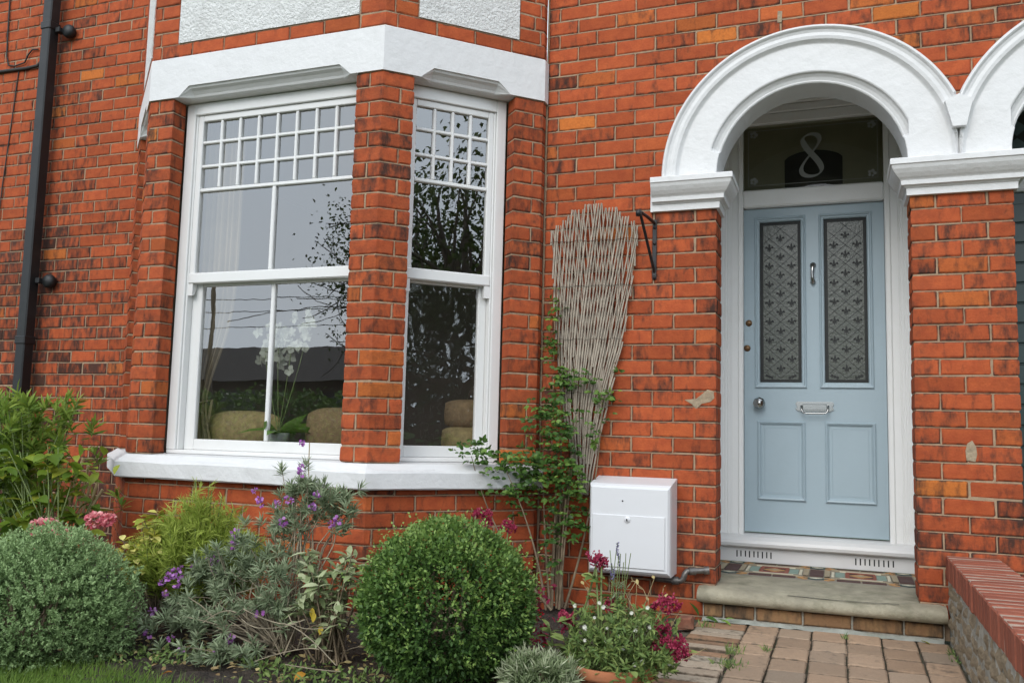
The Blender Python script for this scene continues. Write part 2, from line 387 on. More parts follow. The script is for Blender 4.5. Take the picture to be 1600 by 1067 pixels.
def brick_mesh(path, s0, s1, h, depth, mat, var, e=.009, b=.0035):
    cor = [c for c in path.c[1:-1] if s0+.012 < c < s1-.012]
    straight = not cor
    key = (round(s1-s0, 3), round(h, 3), depth, mat, var) if straight else (('path', path.uid), round(s0, 3), round(s1, 3), round(h, 3), depth, mat, var)
    if straight:
        i = path.seg((s0+s1)/2); d = path.d[i]; ang = math.atan2(d.y, d.x)
        mid = path.p[i]+d*((s0+s1)/2-path.c[i])
    else: ang = 0; mid = path.pos(cor[0], 0)
    if key not in BCACHE:
        r = random.Random(int((s1-s0)*1e4)+var*7+path.uid*131)
        if straight:
            hl = (s1-s0)/2; pos = lambda t, off: Vector((t, -off)); ss = [-hl, -hl+e, hl-e, hl]; offs = [-b, 0, 0, -b]; ed = [1, 0, 0, 1]
        else:
            pos = lambda t, off: path.pos(t, off)-mid
            st = [(s0, -b, 1), (s0+e, 0, 0)]+[(c, 0, .35) for c in cor]+[(s1-e, 0, 0), (s1, -b, 1)]
            st = [st[0]]+[q for q in st[1:-1] if s0+.003 < q[0] < s1-.003]+[st[-1]]
            st.sort(key=lambda q: q[0]); ss = [q[0] for q in st]; offs = [q[1] for q in st]; ed = [q[2] for q in st]
        zz = [0, e, h-e, h]; zo = [-b, 0, 0, -b]; ze = [1, 0, 0, 1]
        vs = []; att = []; ns = len(ss); j = lambda a: r.uniform(-a, a)
        for k in range(4):
            for i in range(ns):
                inner = 0 < i < ns-1 and 0 < k < 3
                p = pos(ss[i]+(j(.0016) if straight or i in (0, ns-1) else 0), min(offs[i], zo[k])+(j(.0012) if inner else j(.0010)))
                vs.append((p.x, p.y, zz[k]+j(.0014)-h/2)); att.append(max(ed[i], ze[k]))
        fs = [(k*ns+i, k*ns+i+1, (k+1)*ns+i+1, (k+1)*ns+i) for k in range(3) for i in range(ns-1)]
        rim = [i for i in range(ns)]+[k*ns+ns-1 for k in (1, 2, 3)]+[3*ns+i for i in range(ns-2, -1, -1)]+[k*ns for k in (2, 1)]
        # back rim: simple extrusion inward
        b0 = len(vs)
        for q in rim:
            i = q % ns; k = q//ns; p = pos(ss[i], -depth); vs.append((p.x, p.y, zz[k]-h/2)); att.append(1)
        n = len(rim)
        for a in range(n): fs.append((rim[a], b0+a, b0+(a+1) % n, rim[(a+1) % n]))
        me = bpy.data.meshes.new('brick'); me.from_pydata(vs, [], fs); me.materials.append(mt(mat))
        at = me.attributes.new('edge', 'FLOAT', 'POINT'); at.data.foreach_set('value', att)
        BCACHE[key] = me
    return BCACHE[key], mid, ang
BRICKS = []   # (parent, mesh, loc, rot, color)
def lay(parent, path, n_top, n_bot, joints, mat='brick', depth=.09, soot=None, skip=None, cut=None, zfun=None, hgt=CR):
    """lays courses between beds; joints(row)->sorted joint positions along the path"""
    for n in range(n_top, n_bot):
        z0 = bed(n+1); js = joints(n)
        for a, b in zip(js, js[1:]):
            for (a2, b2) in (cut(n, a, b) if cut else [(a, b)]):
                s0, s1 = a2+JT/2, b2-JT/2
                if s1-s0 < .02: continue
                me, mid, ang = brick_mesh(path, s0, s1, CR-JT, depth, mat, rnd.randrange(4))
                loc = Vector((mid.x, mid.y, z0+CR/2))
                if skip and skip(loc): continue
                d = path.d[path.seg((s0+s1)/2)]; nv = Vector((d.y, -d.x, 0))
                loc = loc+nv*rnd.uniform(-.0016, .0026)+Vector((0, 0, rnd.uniform(-.0012, .0012)))
                so_ = soot(loc) if soot else .2
                c = (min(1, max(0, so_+rnd.gauss(0, .17))), (rnd.random()**26)*.9, rnd.random(), 1)
                BRICKS.append((parent, me, loc, (rnd.gauss(0, .003), rnd.gauss(0, .003), ang+max(-.005, min(.005, rnd.gauss(0, .003)))), c))
def running(start, end, first, pitch=BL):
    """joint list: start, first, first+pitch..., end"""
    js = [start]; x = first
    while x < end-.03:
        if x > start+.03: js.append(x)
        x += pitch
    js.append(end); return js

def flush_bricks(limit=300):
    by = {}
    for b in BRICKS: by.setdefault(b[0], []).append(b)
    for par, bl in by.items():
        off = Vector((0, 0, 0)); p = par
        while p is not None: off += Vector(p.location); p = p.parent
        def score(b):
            q = project(b[2])
            if q is None: return -1
            x, y, z = q
            if not (-40 < x < 1640 and -40 < y < 1107): return -1
            return 1/z
        bl.sort(key=score, reverse=True)
        limit_ = min(limit, sum(1 for b in bl if score(b) > 0))
        for b in bl[:limit_]:
            o = link('brick', b[1], par); o.location = b[2]-off; o.rotation_euler = b[3]; o.color = b[4]
        rest = bl[limit_:]
        if rest:
            V = []; F = []; A = []; nb = 0
            for b in rest:
                me = b[1]; M = Matrix.Translation(b[2]-off) @ Matrix.Rotation(b[3][2], 4, 'Z')
                vv = np.empty(len(me.vertices)*3); me.vertices.foreach_get('co', vv); vv = vv.reshape(-1, 3)
                R = np.array(M); V.append(vv@R[:3, :3].T+R[:3, 3]); F += [tuple(i+nb for i in p.vertices) for p in me.polygons]
                aa = np.empty(len(vv)); me.attributes['edge'].data.foreach_get('value', aa); A.append(aa); nb += len(vv)
            me = bpy.data.meshes.new('brickwork'); me.from_pydata(np.concatenate(V).tolist(), [], F); me.materials.append(rest[0][1].materials[0])
            at = me.attributes.new('edge', 'FLOAT', 'POINT'); at.data.foreach_set('value', np.concatenate(A))
            o = link('brickwork', me, par, 'stuff'); o.color = (.3, .0, .5, 1)
    BRICKS.clear()

# ================================================================== SETTING
def sheet(name, x0, x1, y0, y1, z, mat, nx=1, ny=1, rough=0, seed=0):
    rr = random.Random(seed); b = MB()
    rows = []
    for j in range(ny+1):
        rows.append([(x0+(x1-x0)*i/nx, y0+(y1-y0)*j/ny, z+(rr.uniform(-rough, rough) if rough else 0)) for i in range(nx+1)])
    b.grid(rows, rough > 0)
    o = b.build(name, mat); o['kind'] = 'structure'; return o
sheet('ground', -400, 400, -500, 120, -.12, 'lawn_ground')
sheet('lawn', -8, -.3, -9, -1.55, -.045, 'lawn_ground', 60, 60, .008, 2)
sheet('flower_bed', -6.5, -.02, -2.15, -.02, -.03, 'soil', 120, 60, .022, 3)
sheet('path', -.12, 1.10, -6, -.02, -.012, 'path_base', 8, 30, .002, 4)
sheet('road', -200, 200, -16, -10, -.10, 'asphalt')

# ================================================================== HOUSE No 8
house = thing('terraced_house', 'red brick house front with canted bay, white arched porch and pale blue door', 'house', (-1.0, 0, 0))
left_house = thing('terraced_house', 'sooty red brick wall of the house beyond the bay, left of frame', 'house', (-5.2, 0, 0))
right_house = thing('terraced_house', 'next house at the right edge with its own white arch and dark green door', 'house', (1.9, 0, 0))

BY = -.745
bA, bB, bC, bD = (-4.03, -.03), (-3.25, BY), (-1.665, BY), (-.985, -.065)
FACE = Path([bA, bB, bC, bD, (-.985, 0)])                  # full bay face line
RW = .11                                                    # reveal depth
tR = Vector((bD[0]-bC[0], bD[1]-bC[1])).normalized(); nR = Vector((tR.y, -tR.x))
tL = Vector((bB[0]-bA[0], bB[1]-bA[1])).normalized(); nL = Vector((tL.y, -tL.x))
ACX, ACZ, RI, RO = .4775, 2.342, .474, .767                 # arch centre, radii
ACX2 = ACX+1.4085
WTOP = 46                                                   # courses above n=0 kept below
TOPN = -30

# ---- front wall between bay and porch, and over the arches
FX = .982
FW = Path([(-FX, 0), (0, 0), (0, .215)])
OV = Path([(-FX, 0), (5.6, 0)])
RWP = Path([(2.366, .215), (2.366, 0), (5.6, 0)])
PR = Path([(.9615, .215), (.9615, 0), (1.4175, 0), (1.4175, .215)])
def over_cut(n):
    """x-interval left out of course n for the arches"""
    z = bed(n+1)+CR*.5; res = []
    for c in (ACX, ACX2):
        dz = z-ACZ
        if dz < .70: res.append((c-math.sqrt(max(.01, .70**2-max(0, dz)**2)), c+math.sqrt(max(.01, .70**2-max(0, dz)**2))))
    return res
def mortar_rows():
    b = MB()
    for n in range(TOPN, 26):
        z0, z1 = bed(n+1), bed(n)
        if n >= -3: iv = [(-.99, -.004)]
        else:
            iv = []; x = -.99
            for a, c in over_cut(n): iv.append((x, a+.004)); x = c-.004
            iv.append((x, 5.6))
            iv = [q for q in iv if q[1]-q[0] > .02]
        for a, c in iv: b.box(a, c, .0045, .10, z0, z1)
    # reveal of the left jamb
    b.box(-.10, -.0045, .101, .215, 0, bed(-3))
    return b
front_wall = mortar_rows().build('front_wall', 'mortar', house)
def soot_front(p):
    s = .27
    if p.z > 2.3: s = .16
    if p.z < .55: s += .22
    if p.x > -.35 and 1.2 < p.z < 2.2: s += .12
    if p.x < -.8: s += .22
    return s
def jf(n):
    e = FW.c[1]; off = 0 if n % 2 == 0 else BL/2
    js = [e-off-k*BL for k in range(6)] if off else [e-k*BL for k in range(1, 6)]
    js = sorted(x for x in js if x > .03); 
    end = [e+.107] if not off else [e+.215]
    mid = [e+.215] if not off else []
    return [0]+js+end+mid
lay(front_wall, FW, -2, 26, jf, soot=soot_front)
def jo(n):
    e = FX; off = 0 if n % 2 == 0 else BL/2
    return running(0, OV.L, (e-off) % BL)
def ocut(n, a, b):
    out = [(a, b)]
    for c0, c1 in over_cut(n):
        c0 += FX; c1 += FX; nx = []
        for x, y in out:
            if y <= c0 or x >= c1: nx.append((x, y)); continue
            if x < c0: nx.append((x, c0))
            if y > c1: nx.append((c1, y))
        out = nx
    return out
lay(front_wall, OV, TOPN, -2, jo, soot=lambda p: (.18 if p.x < 0 else (.40 if p.z > 2.9 else .2))+(.3 if p.x < -.85 else 0), cut=ocut)

# ---- porch pier between the two doors
b = MB(); b.box(.966, 1.413, .0045, .215, 0, bed(-3)); porch_pier = b.build('porch_pier', 'mortar', house)
def jp(n):
    a, c = PR.c[1], PR.c[2]
    if n % 2 == 0: return [0, a-.107, a+BL, c+.107, PR.L]
    return [0, a+BL/2, c-BL/2, PR.L]
def soot_pier(p):
    s = .26+(.30 if p.z < .62 else 0)
    if 1.08 < p.x < 1.36 and p.z > 1.0: s += .24
    return s
lay(porch_pier, PR, -1, 24, jp, soot=soot_pier)

b = MB(); b.box(2.3705, 5.6, .0045, .215, -.03, bed(-3)); right_wall = b.build('wall', 'mortar', right_house)
lay(right_wall, RWP, -2, 26, lambda n: running(0, RWP.L, .215+BL if n % 2 else .215+BL/2), soot=soot_pier)
# ---- cement repairs on the brick faces
def patch(parent, cx, cz, pts, yy=-.0022):
    b = MB(); n = len(pts); b.add([(cx+x, yy+rnd.uniform(-.001, .001), cz+z) for x, z in pts]+[(cx+x*1.05, .003, cz+z*1.05) for x, z in pts], [tuple(range(n))]+[(i, (i+1) % n, n+(i+1) % n, n+i) for i in range(n)])
    b.build('cement_patch', 'patch_cement', parent)
patch(front_wall, -.075, 1.14, [(-.09, -.01), (-.05, -.035), (-.03, -.06), (.0, -.03), (.045, -.02), (.065, .0), (.06, .035), (.03, .045), (-.0, .02), (-.03, -.005)])
patch(porch_pier, 1.205, .905, [(-.022, -.05), (.015, -.055), (.024, -.02), (.020, .015), (.004, .045), (-.016, .03), (-.026, -.005)])
patch(front_wall, .335, 3.205, [(-.012, -.03), (.010, -.032), (.014, .03), (-.010, .034)])
# ---- wall left of the bay
LW = Path([(-6.9, 0), (-4.0, 0)])
b = MB(); b.box(-6.9, -4.0, .0045, .10, 0, bed(TOPN)); left_wall = b.build('wall', 'mortar', left_house)
def soot_left(p):
    s = .30+.12*math.sin(p.x*3.1+p.z*1.7)
    if p.z < 2.3: s += .26*(2.3-p.z)/2.0+.05
    if p.x < -4.85 and p.z < 2.35: s += .50
    if p.x > -4.6 and p.z < .75: s += .35
    if abs(p.x+4.75) < .2: s += .25
    return s
lay(left_wall, LW, TOPN, 26, lambda n: running(0, LW.L, .07 if n % 2 == 0 else .07+BL/2), soot=soot_left)

# ---- bay brickwork
def off_pts(path, d): return [path.pos(c, d) for c in path.c]
bay = None
b = MB()
def strip(b, path, s0, s1, off, thick, z0, z1):
    """solid wall strip along a path between arc positions"""
    cs = [s0]+[c for c in path.c[1:-1] if s0+1e-4 < c < s1-1e-4]+[s1]
    ring = []
    for c in cs:
        f = path.pos(c, off); k = path.pos(c, off-thick); ring.append([(f.x, f.y, z0), (f.x, f.y, z1), (k.x, k.y, z1), (k.x, k.y, z0)])
    b.grid(ring, closed=True)
    b.add(ring[0], [(0, 1, 2, 3)]); b.add(ring[-1], [(3, 2, 1, 0)])
S1, S2, S3, S4 = FACE.c[1], FACE.c[2], FACE.c[3], FACE.c[4]
SILL_N, LIN_N, LTOP_N = 16, -9, -12
strip(b, FACE, 0.02, S4-.004, -.0045, .10, -.05, bed(17)-.03)
WL0, WL1 = S1-.79, S1-.175                  # left light opening
WF0, WF1 = S1+.177, S2-.163                 # front light
WR0, WR1 = S2+.174, S2+.783                 # right light
piers = [(0.02, WL0), (WL1, WF0), (WF1, WR0), (WR1, S4-.004)]
for a, c in piers: strip(b, FACE, a+.004 if a > .1 else a, c-.004, -.0045, .10, bed(SILL_N), bed(LIN_N))
strip(b, FACE, 0.02, S4-.004, -.0045, .10, bed(LTOP_N), bed(TOPN))
bay = b.build('bay_wall', 'mortar', house)
def soot_bay(p): return (.10 if p.z > 2.9 else .24)+(.2 if p.z < .35 else 0)+(.12 if p.z > 2.6 and p.z < 2.86 else 0)
# lower wall
def jl(n): return running(0.02, S4-.004, (S1+(0.0 if n % 2 else BL/2)-.02) % BL+.02)
def jl2(n):
    o = .06 if n % 2 else .06+BL/2
    return [q for q in running(0.02, S4-.004, o) if all(abs(q-c) > .02 for c in (S1, S2, S3))] 
lay(bay, FACE, 17, 25, jl2, soot=soot_bay)
# piers with their reveals
def pier_path(a, c, ra, rc):
    pts = []
    cs = [a]+[k for k in FACE.c[1:-1] if a+1e-4 < k < c-1e-4]+[c]
    if ra:
        i = FACE.seg(a); d = FACE.d[i]; p = FACE.pos(a, 0)-Vector((d.y, -d.x))*RW; pts.append((p.x, p.y))
    for k in cs: p = FACE.pos(k, 0); pts.append((p.x, p.y))
    if rc:
        i = FACE.seg(c, -1); d = FACE.d[i]; p = FACE.pos(c, 0)-Vector((d.y, -d.x))*RW; pts.append((p.x, p.y))
    return Path(pts)
PA = pier_path(WL1, WF0, True, True); PB = pier_path(WF1, WR0, True, True); PC = pier_path(WR1, S4-.004, True, False); PD = pier_path(0.02, WL0, False, True)
lay(bay, PA, LIN_N, SILL_N, lambda n: [0, RW+.10, RW+.175+.065, PA.L] if n % 2 else [0, RW+.03, RW+.145, PA.L], soot=soot_bay)
lay(bay, PB, LIN_N, SILL_N, lambda n: [0, RW+.082, PB.L] if n % 2 else [0, RW+.163+.100, PB.L], soot=soot_bay)
lay(bay, PC, LIN_N, SILL_N, lambda n: [0, PC.L] if n % 2 else [0, RW+.118, PC.L], soot=soot_bay)
lay(bay, PD, LIN_N, SILL_N, lambda n: [0, .12, PD.L] if n % 2 else [0, PD.L], soot=soot_bay)
# course over the lintel and upper corner columns
lay(bay, FACE, LTOP_N-1, LTOP_N, lambda n: running(0.02, S4-.004, S1-.17), soot=soot_bay)
cols = [(0.02, WL0), (WL1, WF0+.005), (WF1, WR0+.014), (WR1+.015, S4-.004)]
for ci, (a, c) in enumerate(cols):
    CP = pier_path(a, c, False, False)
    lay(bay, CP, TOPN, LTOP_N-1, (lambda L_: lambda n: [0, L_*.45, L_] if n % 2 else [0, L_*.62, L_])(CP.L), soot=soot_bay)

# ---- render panels over the bay lintel
for a, c in ((WL0, WL1), (WF0+.005, WF1), (WR0+.014, WR1+.015)):
    q = MB(); strip(q, FACE, a+.002, c-.002, .004, .02, bed(LTOP_N-1)+.004, bed(TOPN)); q.build('render_panel', 'roughcast', house)

# ---- bay lintel with stopped moulded chamfers over each light
def lintel():
    b = MB(); zb, zt = bed(LIN_N), bed(LTOP_N); P = .010
    st = {0.02: 0, S4-.004: 0}
    for c in (S1, S2, S3): st[c] = 0
    for a, c in ((WL0, WL1), (WF0, WF1), (WR0, WR1)):
        for q, v in ((a-.004+.04, 0), (a+.11, 1), (c-.11, 1), (c-.036, 0)): st[q] = v
    rows = []
    for s in sorted(st):
        v = st[s]; ch = .062*v
        prof = [(-.14, zt), (P-.006, zt), (P, zt-.006), (P, zb+ch+.001), (P-.010*v, zb+ch), (P-.016*v, zb+ch*.80), (P-.034*v, zb+ch*.62), (P-.050*v, zb+ch*.34), (P-.056*v, zb+ch*.14), (P-.066*v-.001, zb+.002*v), (-.14, zb+.0005)]
        rows.append([(FACE.pos(s, o).x, FACE.pos(s, o).y, z) for o, z in prof])
    b.grid(rows)
    return b.build('bay_lintel', 'white_stucco', house)
lintel()
# ---- bay sill
def sill():
    b = MB(); rows = []
    zt = bed(SILL_N); rr = random.Random(5)
    ss = sorted(set([0.02, S1, S2, S3-.02, S3]+[0.02+k*.09 for k in range(1, int((S3)/.09))]))
    ss = [s for s in ss if all(abs(s-c) > .03 or s == c for c in (S1, S2, S3))]
    for s in ss:
        j = lambda a: rr.uniform(-a, a)
        prof = [(-.16, bed(17)-.03), (-.16, zt+.004), (.0, zt-.004), (.035+j(.003), zt-.030+j(.002)), (.053+j(.003), zt-.040+j(.003)), (.060+j(.002), zt-.049+j(.003)), (.060+j(.002), zt-.128+j(.003)), (.052, zt-.135), (.012, zt-.132)]
        rows.append([(FACE.pos(s, o).x, FACE.pos(s, o).y, z) for o, z in prof])
    b.grid(rows, closed=True); b.add(rows[-1], [tuple(range(len(rows[-1])))]); b.add(rows[0], [tuple(range(len(rows[0])))[::-1]])
    return b.build('bay_sill', 'white_stucco', house)
sill()

# ---- sash windows
def window(o2, ud, nd, W, ug, lg, ncol, mull, glassL, label_part=None):
    """o2 plan origin at the opening's left edge on the wall face; ud along, nd outward; ug/lg glass extents"""
    z0, z1 = bed(SILL_N), bed(LIN_N)
    def X(u, w, z): p = o2+ud*u+nd*(w-RW); return (p.x, p.y, z)
    def bx(b, u0, u1, w0, w1, za, zb, bev=.004): 
        q = MB(); q.box(u0, u1, w0, w1, za, zb, bev); b.add([X(*p) for p in q.v], q.f)
    cx = (o2+ud*W/2)
    win = MB(); bx(win, .003, W-.003, -.090, -.003, z0+.0035, z0+.026, .004)     # timber sub-sill: the body of the part
    wp = win.build('window', 'white_upvc', house)
    f = MB()
    gl0, gl1 = ug; s0, s1 = gl0-.050, gl1+.045
    bx(f, .004, s0, -.10, 0, z0+.026, z1-.001); bx(f, s1, W-.004, -.10, 0, z0+.026, z1-.001)
    bx(f, s0, s1, -.10, -.001, z1-.072, z1-.0015)
    bx(f, s0, s0+.012, -.10, -.012, z0+.026, z1-.072); bx(f, s1-.012, s1, -.10, -.012, z0+.026, z1-.072)
    f.build('frame', 'white_upvc', wp)
    zm0, zm1 = 1.757, 1.820; zgt = 2.744
    us = MB()
    bx(us, s0+.012, gl0, -.052, -.016, zm0, z1-.072); bx(us, gl1, s1-.012, -.052, -.016, zm0, z1-.072)
    bx(us, gl0, gl1, -.052, -.0165, zgt, z1-.0725); bx(us, s0+.0125, s1-.0125, -.060, -.008, zm0, zm1, .006)
    # horns
    for u in ((s0+.0125, s0+.045), (s1-.045, s1-.0125)):
        a, c = u; pr = [(0, 0), (-.036, 0), (-.036, -.03), (-.028, -.042), (-.026, -.056), (-.018, -.066), (-.008, -.070), (0, -.070)]
        ring = [[X(uu, w-.014, zm0+z) for w, z in pr] for uu in (a, c)]
        us.grid(ring, closed=True); us.add(ring[0], [tuple(range(len(pr)))]); us.add(ring[1], [tuple(range(len(pr)))[::-1]])
    us.build('upper_sash', 'white_upvc', wp)
    ls = MB(); l0, l1 = lg
    bx(ls, s0+.012, l0, -.092, -.058, z0+.026, zm0+.02); bx(ls, l1, s1-.012, -.092, -.058, z0+.026, zm0+.02)
    bx(ls, l0, l1, -.092, -.0585, z0+.0265, .846); bx(ls, l0, l1, -.092, -.0615, zm0-.012, zm0+.0195)
    ls.build('lower_sash', 'white_upvc', wp)
    # glazing bars and panes
    def bar(u0, u1, za, zb, w=(-.050, -.020), bev=.005):
        q = MB(); bx(q, u0, u1, w[0], w[1], za, zb, bev); q.build('glazing_bar', 'white_upvc', wp)
    def pane(u0, u1, za, zb, w, mat):
        q = MB(); q.add([X(u0, w, za), X(u1, w, za), X(u1, w, zb), X(u0, w, zb)], [(0, 1, 2, 3)]); q.build('pane', mat, wp)
    zr = [2.614, 2.467, 2.321]; cw = (gl1-gl0)/ncol; bw = .0095
    for i, z in enumerate(zr): bar(gl0, gl1, z-(.011 if i == 2 else bw), z+(.011 if i == 2 else bw), w=(-.050, -.0175 if i == 2 else -.0195))
    for k in range(1, ncol): bar(gl0+k*cw-bw, gl0+k*cw+bw, zr[2]+.011, zgt, w=(-.049, -.0185))
    ze = [zgt]+zr
    for i in range(3):
        for k in range(ncol):
            pane(gl0+k*cw+.004, gl0+(k+1)*cw-.004, ze[i+1]+.004, ze[i]-.004, -.036+rnd.uniform(-.0008, .0008), 'window_glass')
    um = [gl0]+([(gl0+gl1)/2] if mull else [])+[gl1]
    if mull: bar(um[1]-.0125, um[1]+.0125, zm1, zr[2]-.011, w=(-.049, -.018)); bar((l0+l1)/2-.013, (l0+l1)/2+.013, .846, zm0-.012, w=(-.090, -.060))
    for a, c in zip(um, um[1:]): pane(a+.002, c-.002, zm1-.004, zr[2]-.006, -.036, 'window_glass')
    lm = [l0]+([(l0+l1)/2] if mull else [])+[l1]
    for a, c in zip(lm, lm[1:]): pane(a+.002, c-.002, .842, zm0-.004, -.076, glassL)
    return wp
pF = FACE.pos(WF0, 0); window(pF, Vector((1, 0)), Vector((0, -1)), WF1-WF0, (.118, 1.174), (.150, 1.145), 8, True, 'window_glass')
pR = FACE.pos(WR0, 0); window(pR, tR, nR, WR1-WR0, (.062, .500), (.068, .485), 4, False, 'wavy_glass')
pL = FACE.pos(WL0, 0); window(pL, tL, nL, WL1-WL0, (.09, .525), (.10, .515), 4, False, 'window_glass')

# ---- room behind the bay
b = MB()
x0, x1, y0, y1, z0, z1 = -4.15, -.80, .09, 3.7, .28, 3.0
for (a, fs) in (((x0, x1), 0),):
    b.box(x0-.05, x0, y0, y1, z0-.04, z1+.045); b.box(x1, x1+.05, y0, y1, z0-.04, z1+.045); b.box(x0, x1, y1, y1+.05, z0-.04, z1+.045)
    b.box(x0, -4.03, .02, y0-.001, z0-.04, z1+.045); b.box(-.985, x1, .105, .15, z0-.04, z1+.045)
b.box(x0, x1, .101, y1, z1+.001, z1+.05)
bp_ = [FACE.pos(c_, -.115) for c_ in FACE.c[:4]]
for zz in (z1+.001, z1+.05): b.add([(p.x, p.y, zz) for p in bp_]+[(-.99, .11, zz), (-4.03, .11, zz)], [(0, 1, 2, 3, 4, 5)])
b.build('room_wall', 'room_wall', house)
b = MB(); b.box(x0, x1, .101, y1, z0-.05, z0-.001); b.add([(p.x, p.y, z0-.001) for p in bp_]+[(-.99, .11, z0-.001), (-4.03, .11, z0-.001)], [(0, 1, 2, 3, 4, 5)]); b.build('room_floor', 'room_floor', house)

# ---- porch arches
def arch(cx, name, parent, a0=0, a1=180, clipx=None):
    b = MB(); steps = 72; rows = []
    for k in range(steps+1):
        a = math.radians(a0+(a1-a0)*k/steps); d = math.degrees(a)
        v = 1 if 16 < d < 164 else 0
        prof = [(RO-.002, .02), (RO, -.060), (RO-.006, -.070), (RO-.014, -.071), (RO-.020, -.066), (RO-.026, -.058), (RO-.040, -.053), (RO-.058, -.056), (RO-.074, -.052), (RO-.084, -.040), (RO-.090, -.034), (RO-.095, -.032)]
        if v: prof += [(RI+.056, -.032), (RI+.050, -.029), (RI+.044, -.015), (RI+.030, -.004), (RI+.014, .002), (RI+.008, .000), (RI+.002, .004), (RI, .009)]
        else: prof += [(RI+.056, -.032), (RI+.050, -.032), (RI+.044, -.032), (RI+.030, -.032), (RI+.014, -.032), (RI+.008, -.032), (RI+.003, -.032), (RI, -.029)]
        prof += [(RI, .215), (RO-.05, .215)]
        row = []
        for r, y in prof:
            x = cx+r*math.cos(a); z = ACZ+r*math.sin(a)
            if clipx is not None and (x > clipx-.002 if cx < clipx else x < clipx+.002):
                x = clipx; y = max(y, -.031) if y < 0 else y
            row.append((x, y, z))
        rows.append(row)
    b.grid(rows); return b.build(name, 'white_stucco', parent)
MIDX = (ACX+ACX2)/2
arch(ACX, 'arch', house, clipx=MIDX); arch(ACX2, 'arch', right_house, clipx=MIDX+.002)
# spandrel between the arches down to the impost
b = MB()
pts = []
for k in range(17):
    x = .958+(1.413-.958)*k/16; d = min(abs(x-ACX), abs(x-ACX2)); pts.append((x, ACZ+math.sqrt(max(0, (RO-.10)**2-min(d, RO-.10)**2))))
vs = [(x, -.0315, ACZ-.02) for x, _ in pts]+[(x, -.0315, max(z, ACZ+.01)) for x, z in pts]; n = len(pts)
b.add(vs, [(i, i+1, n+i+1, n+i) for i in range(n-1)]); b.box(.954, 1.411, -.0310, .213, ACZ-.03, ACZ+.003)
b.build('spandrel', 'white_stucco', house)
# corbel where the hood moulds meet
b = MB()
c = MIDX; fr = [(-.062, 2.615), (0, 2.645), (.062, 2.615), (.030, 2.482), (-.030, 2.482)]
vs = [(c+x, -.092, z) for x, z in fr]+[(c+x*1.04, -.030, z+.002) for x, z in fr]
b.add(vs, [(0, 1, 2, 3, 4)]+[(i, (i+1) % 5, 5+(i+1) % 5, 5+i) for i in range(5)]); b.build('corbel', 'white_stucco', house)
# imposts
def impost(x0, x1, left_ret, right_ret, parent):
    """moulded block: plan follows the pier, profile steps out"""
    zt, zb = 2.342, 2.166
    prof = [(.0, zb), (.018, zb+.002), (.020, zb+.036), (.026, zb+.040), (.030, zb+.046), (.044, zb+.050), (.046, zb+.072), (.050, zb+.078), (.058, zb+.086), (.072, zb+.104), (.084, zb+.124), (.090, zb+.142), (.096, zb+.146), (.096, zt-.004), (.092, zt), (.0, zt)]
    b = MB(); rows = []
    for o, z in prof:
        lx = x0-(o if left_ret else 0); rx = x1+(o if right_ret else 0)
        rows.append([(lx, .215 if left_ret else .0, z), (lx, -o-.002, z), (rx, -o-.002, z), (rx, .215 if right_ret else 0, z)])
    b.grid(rows)
    if not left_ret:   # plain square end block against the wall
        b.add([(r[1][0], 0, r[1][2]) for r in rows]+[r[1] for r in rows], [tuple(range(len(rows)))]*0+[(i, i+1, len(rows)+i+1, len(rows)+i) for i in range(len(rows)-1)])
        b.box(x0-.012, x0+.0, -.020, .0, zb, zt-.01)
    b.add([r for r in rows[-1]], [(0, 1, 2, 3)]); b.add([r for r in rows[0]], [(0, 1, 2, 3)])
    return b.build('impost', 'white_stucco', parent)
impost(-.345, 0, False, True, house); impost(.9615, 1.4175, True, True, house); impost(2.366, 2.72, True, True, right_house)

# ---- porch interior
b = MB()
b.box(-.20, -.125, .216, 1.08, .0, 3.25); b.box(1.055, 1.13, .216, 1.08, .0, 3.25); b.box(-.125, 1.055, .11, 1.08, 3.25, 3.30)
b.build('porch_lining', 'porch_white', house)
b = MB(); b.box(1.135, 1.24, .22, 1.15, 0, 3.3); b.box(2.4, 2.5, .22, 1.15, 0, 3.3); b.box(1.24, 2.4, .11, 1.15, 3.25, 3.3); b.build('porch_lining', 'porch_white', right_house)
# door frame
DY = 1.0
b = MB()
def fluted(b, x0, x1, z0, z1, y):
    wd = x1-x0; mir = x0 > .5; pr = [(0, 0), (.30, 0), (.31, .004), (.33, .004), (.35, 0)]
    for k in range(4): a = .38+.13*k; pr += [(a, 0), (a+.015, .0035), (a+.045, .0035), (a+.06, 0)]
    pr += [(1, 0)]
    pr = [((x0+wd*t if mir else x1-wd*t), y+dy) for t, dy in pr]
    b.grid([[(x, yy, z0) for x, yy in pr], [(x, yy, z1) for x, yy in pr]])
fluted(b, -.118, .012, .33, 3.24, DY-.032); fluted(b, .918, 1.05, .33, 3.24, DY-.032)
b.box(.0125, .045, DY-.045, DY+.05, .33, 3.02, .006); b.box(.885, .9175, DY-.045, DY+.05, .33, 3.02, .006)
b.box(.0455, .8845, DY-.050, DY+.05, 2.408, 2.520, .010); b.box(.0455, .8845, DY-.045, DY+.05, 2.955, 3.02, .006)
for i, (za, zb, pj) in enumerate(((3.021, 3.07, .055), (3.071, 3.10, .075), (3.101, 3.16, .062), (3.161, 3.24, .05))): b.box(-.12, 1.052, DY-pj, DY+.04, za, zb, .006)
b.build('door_frame', 'porch_white', house)
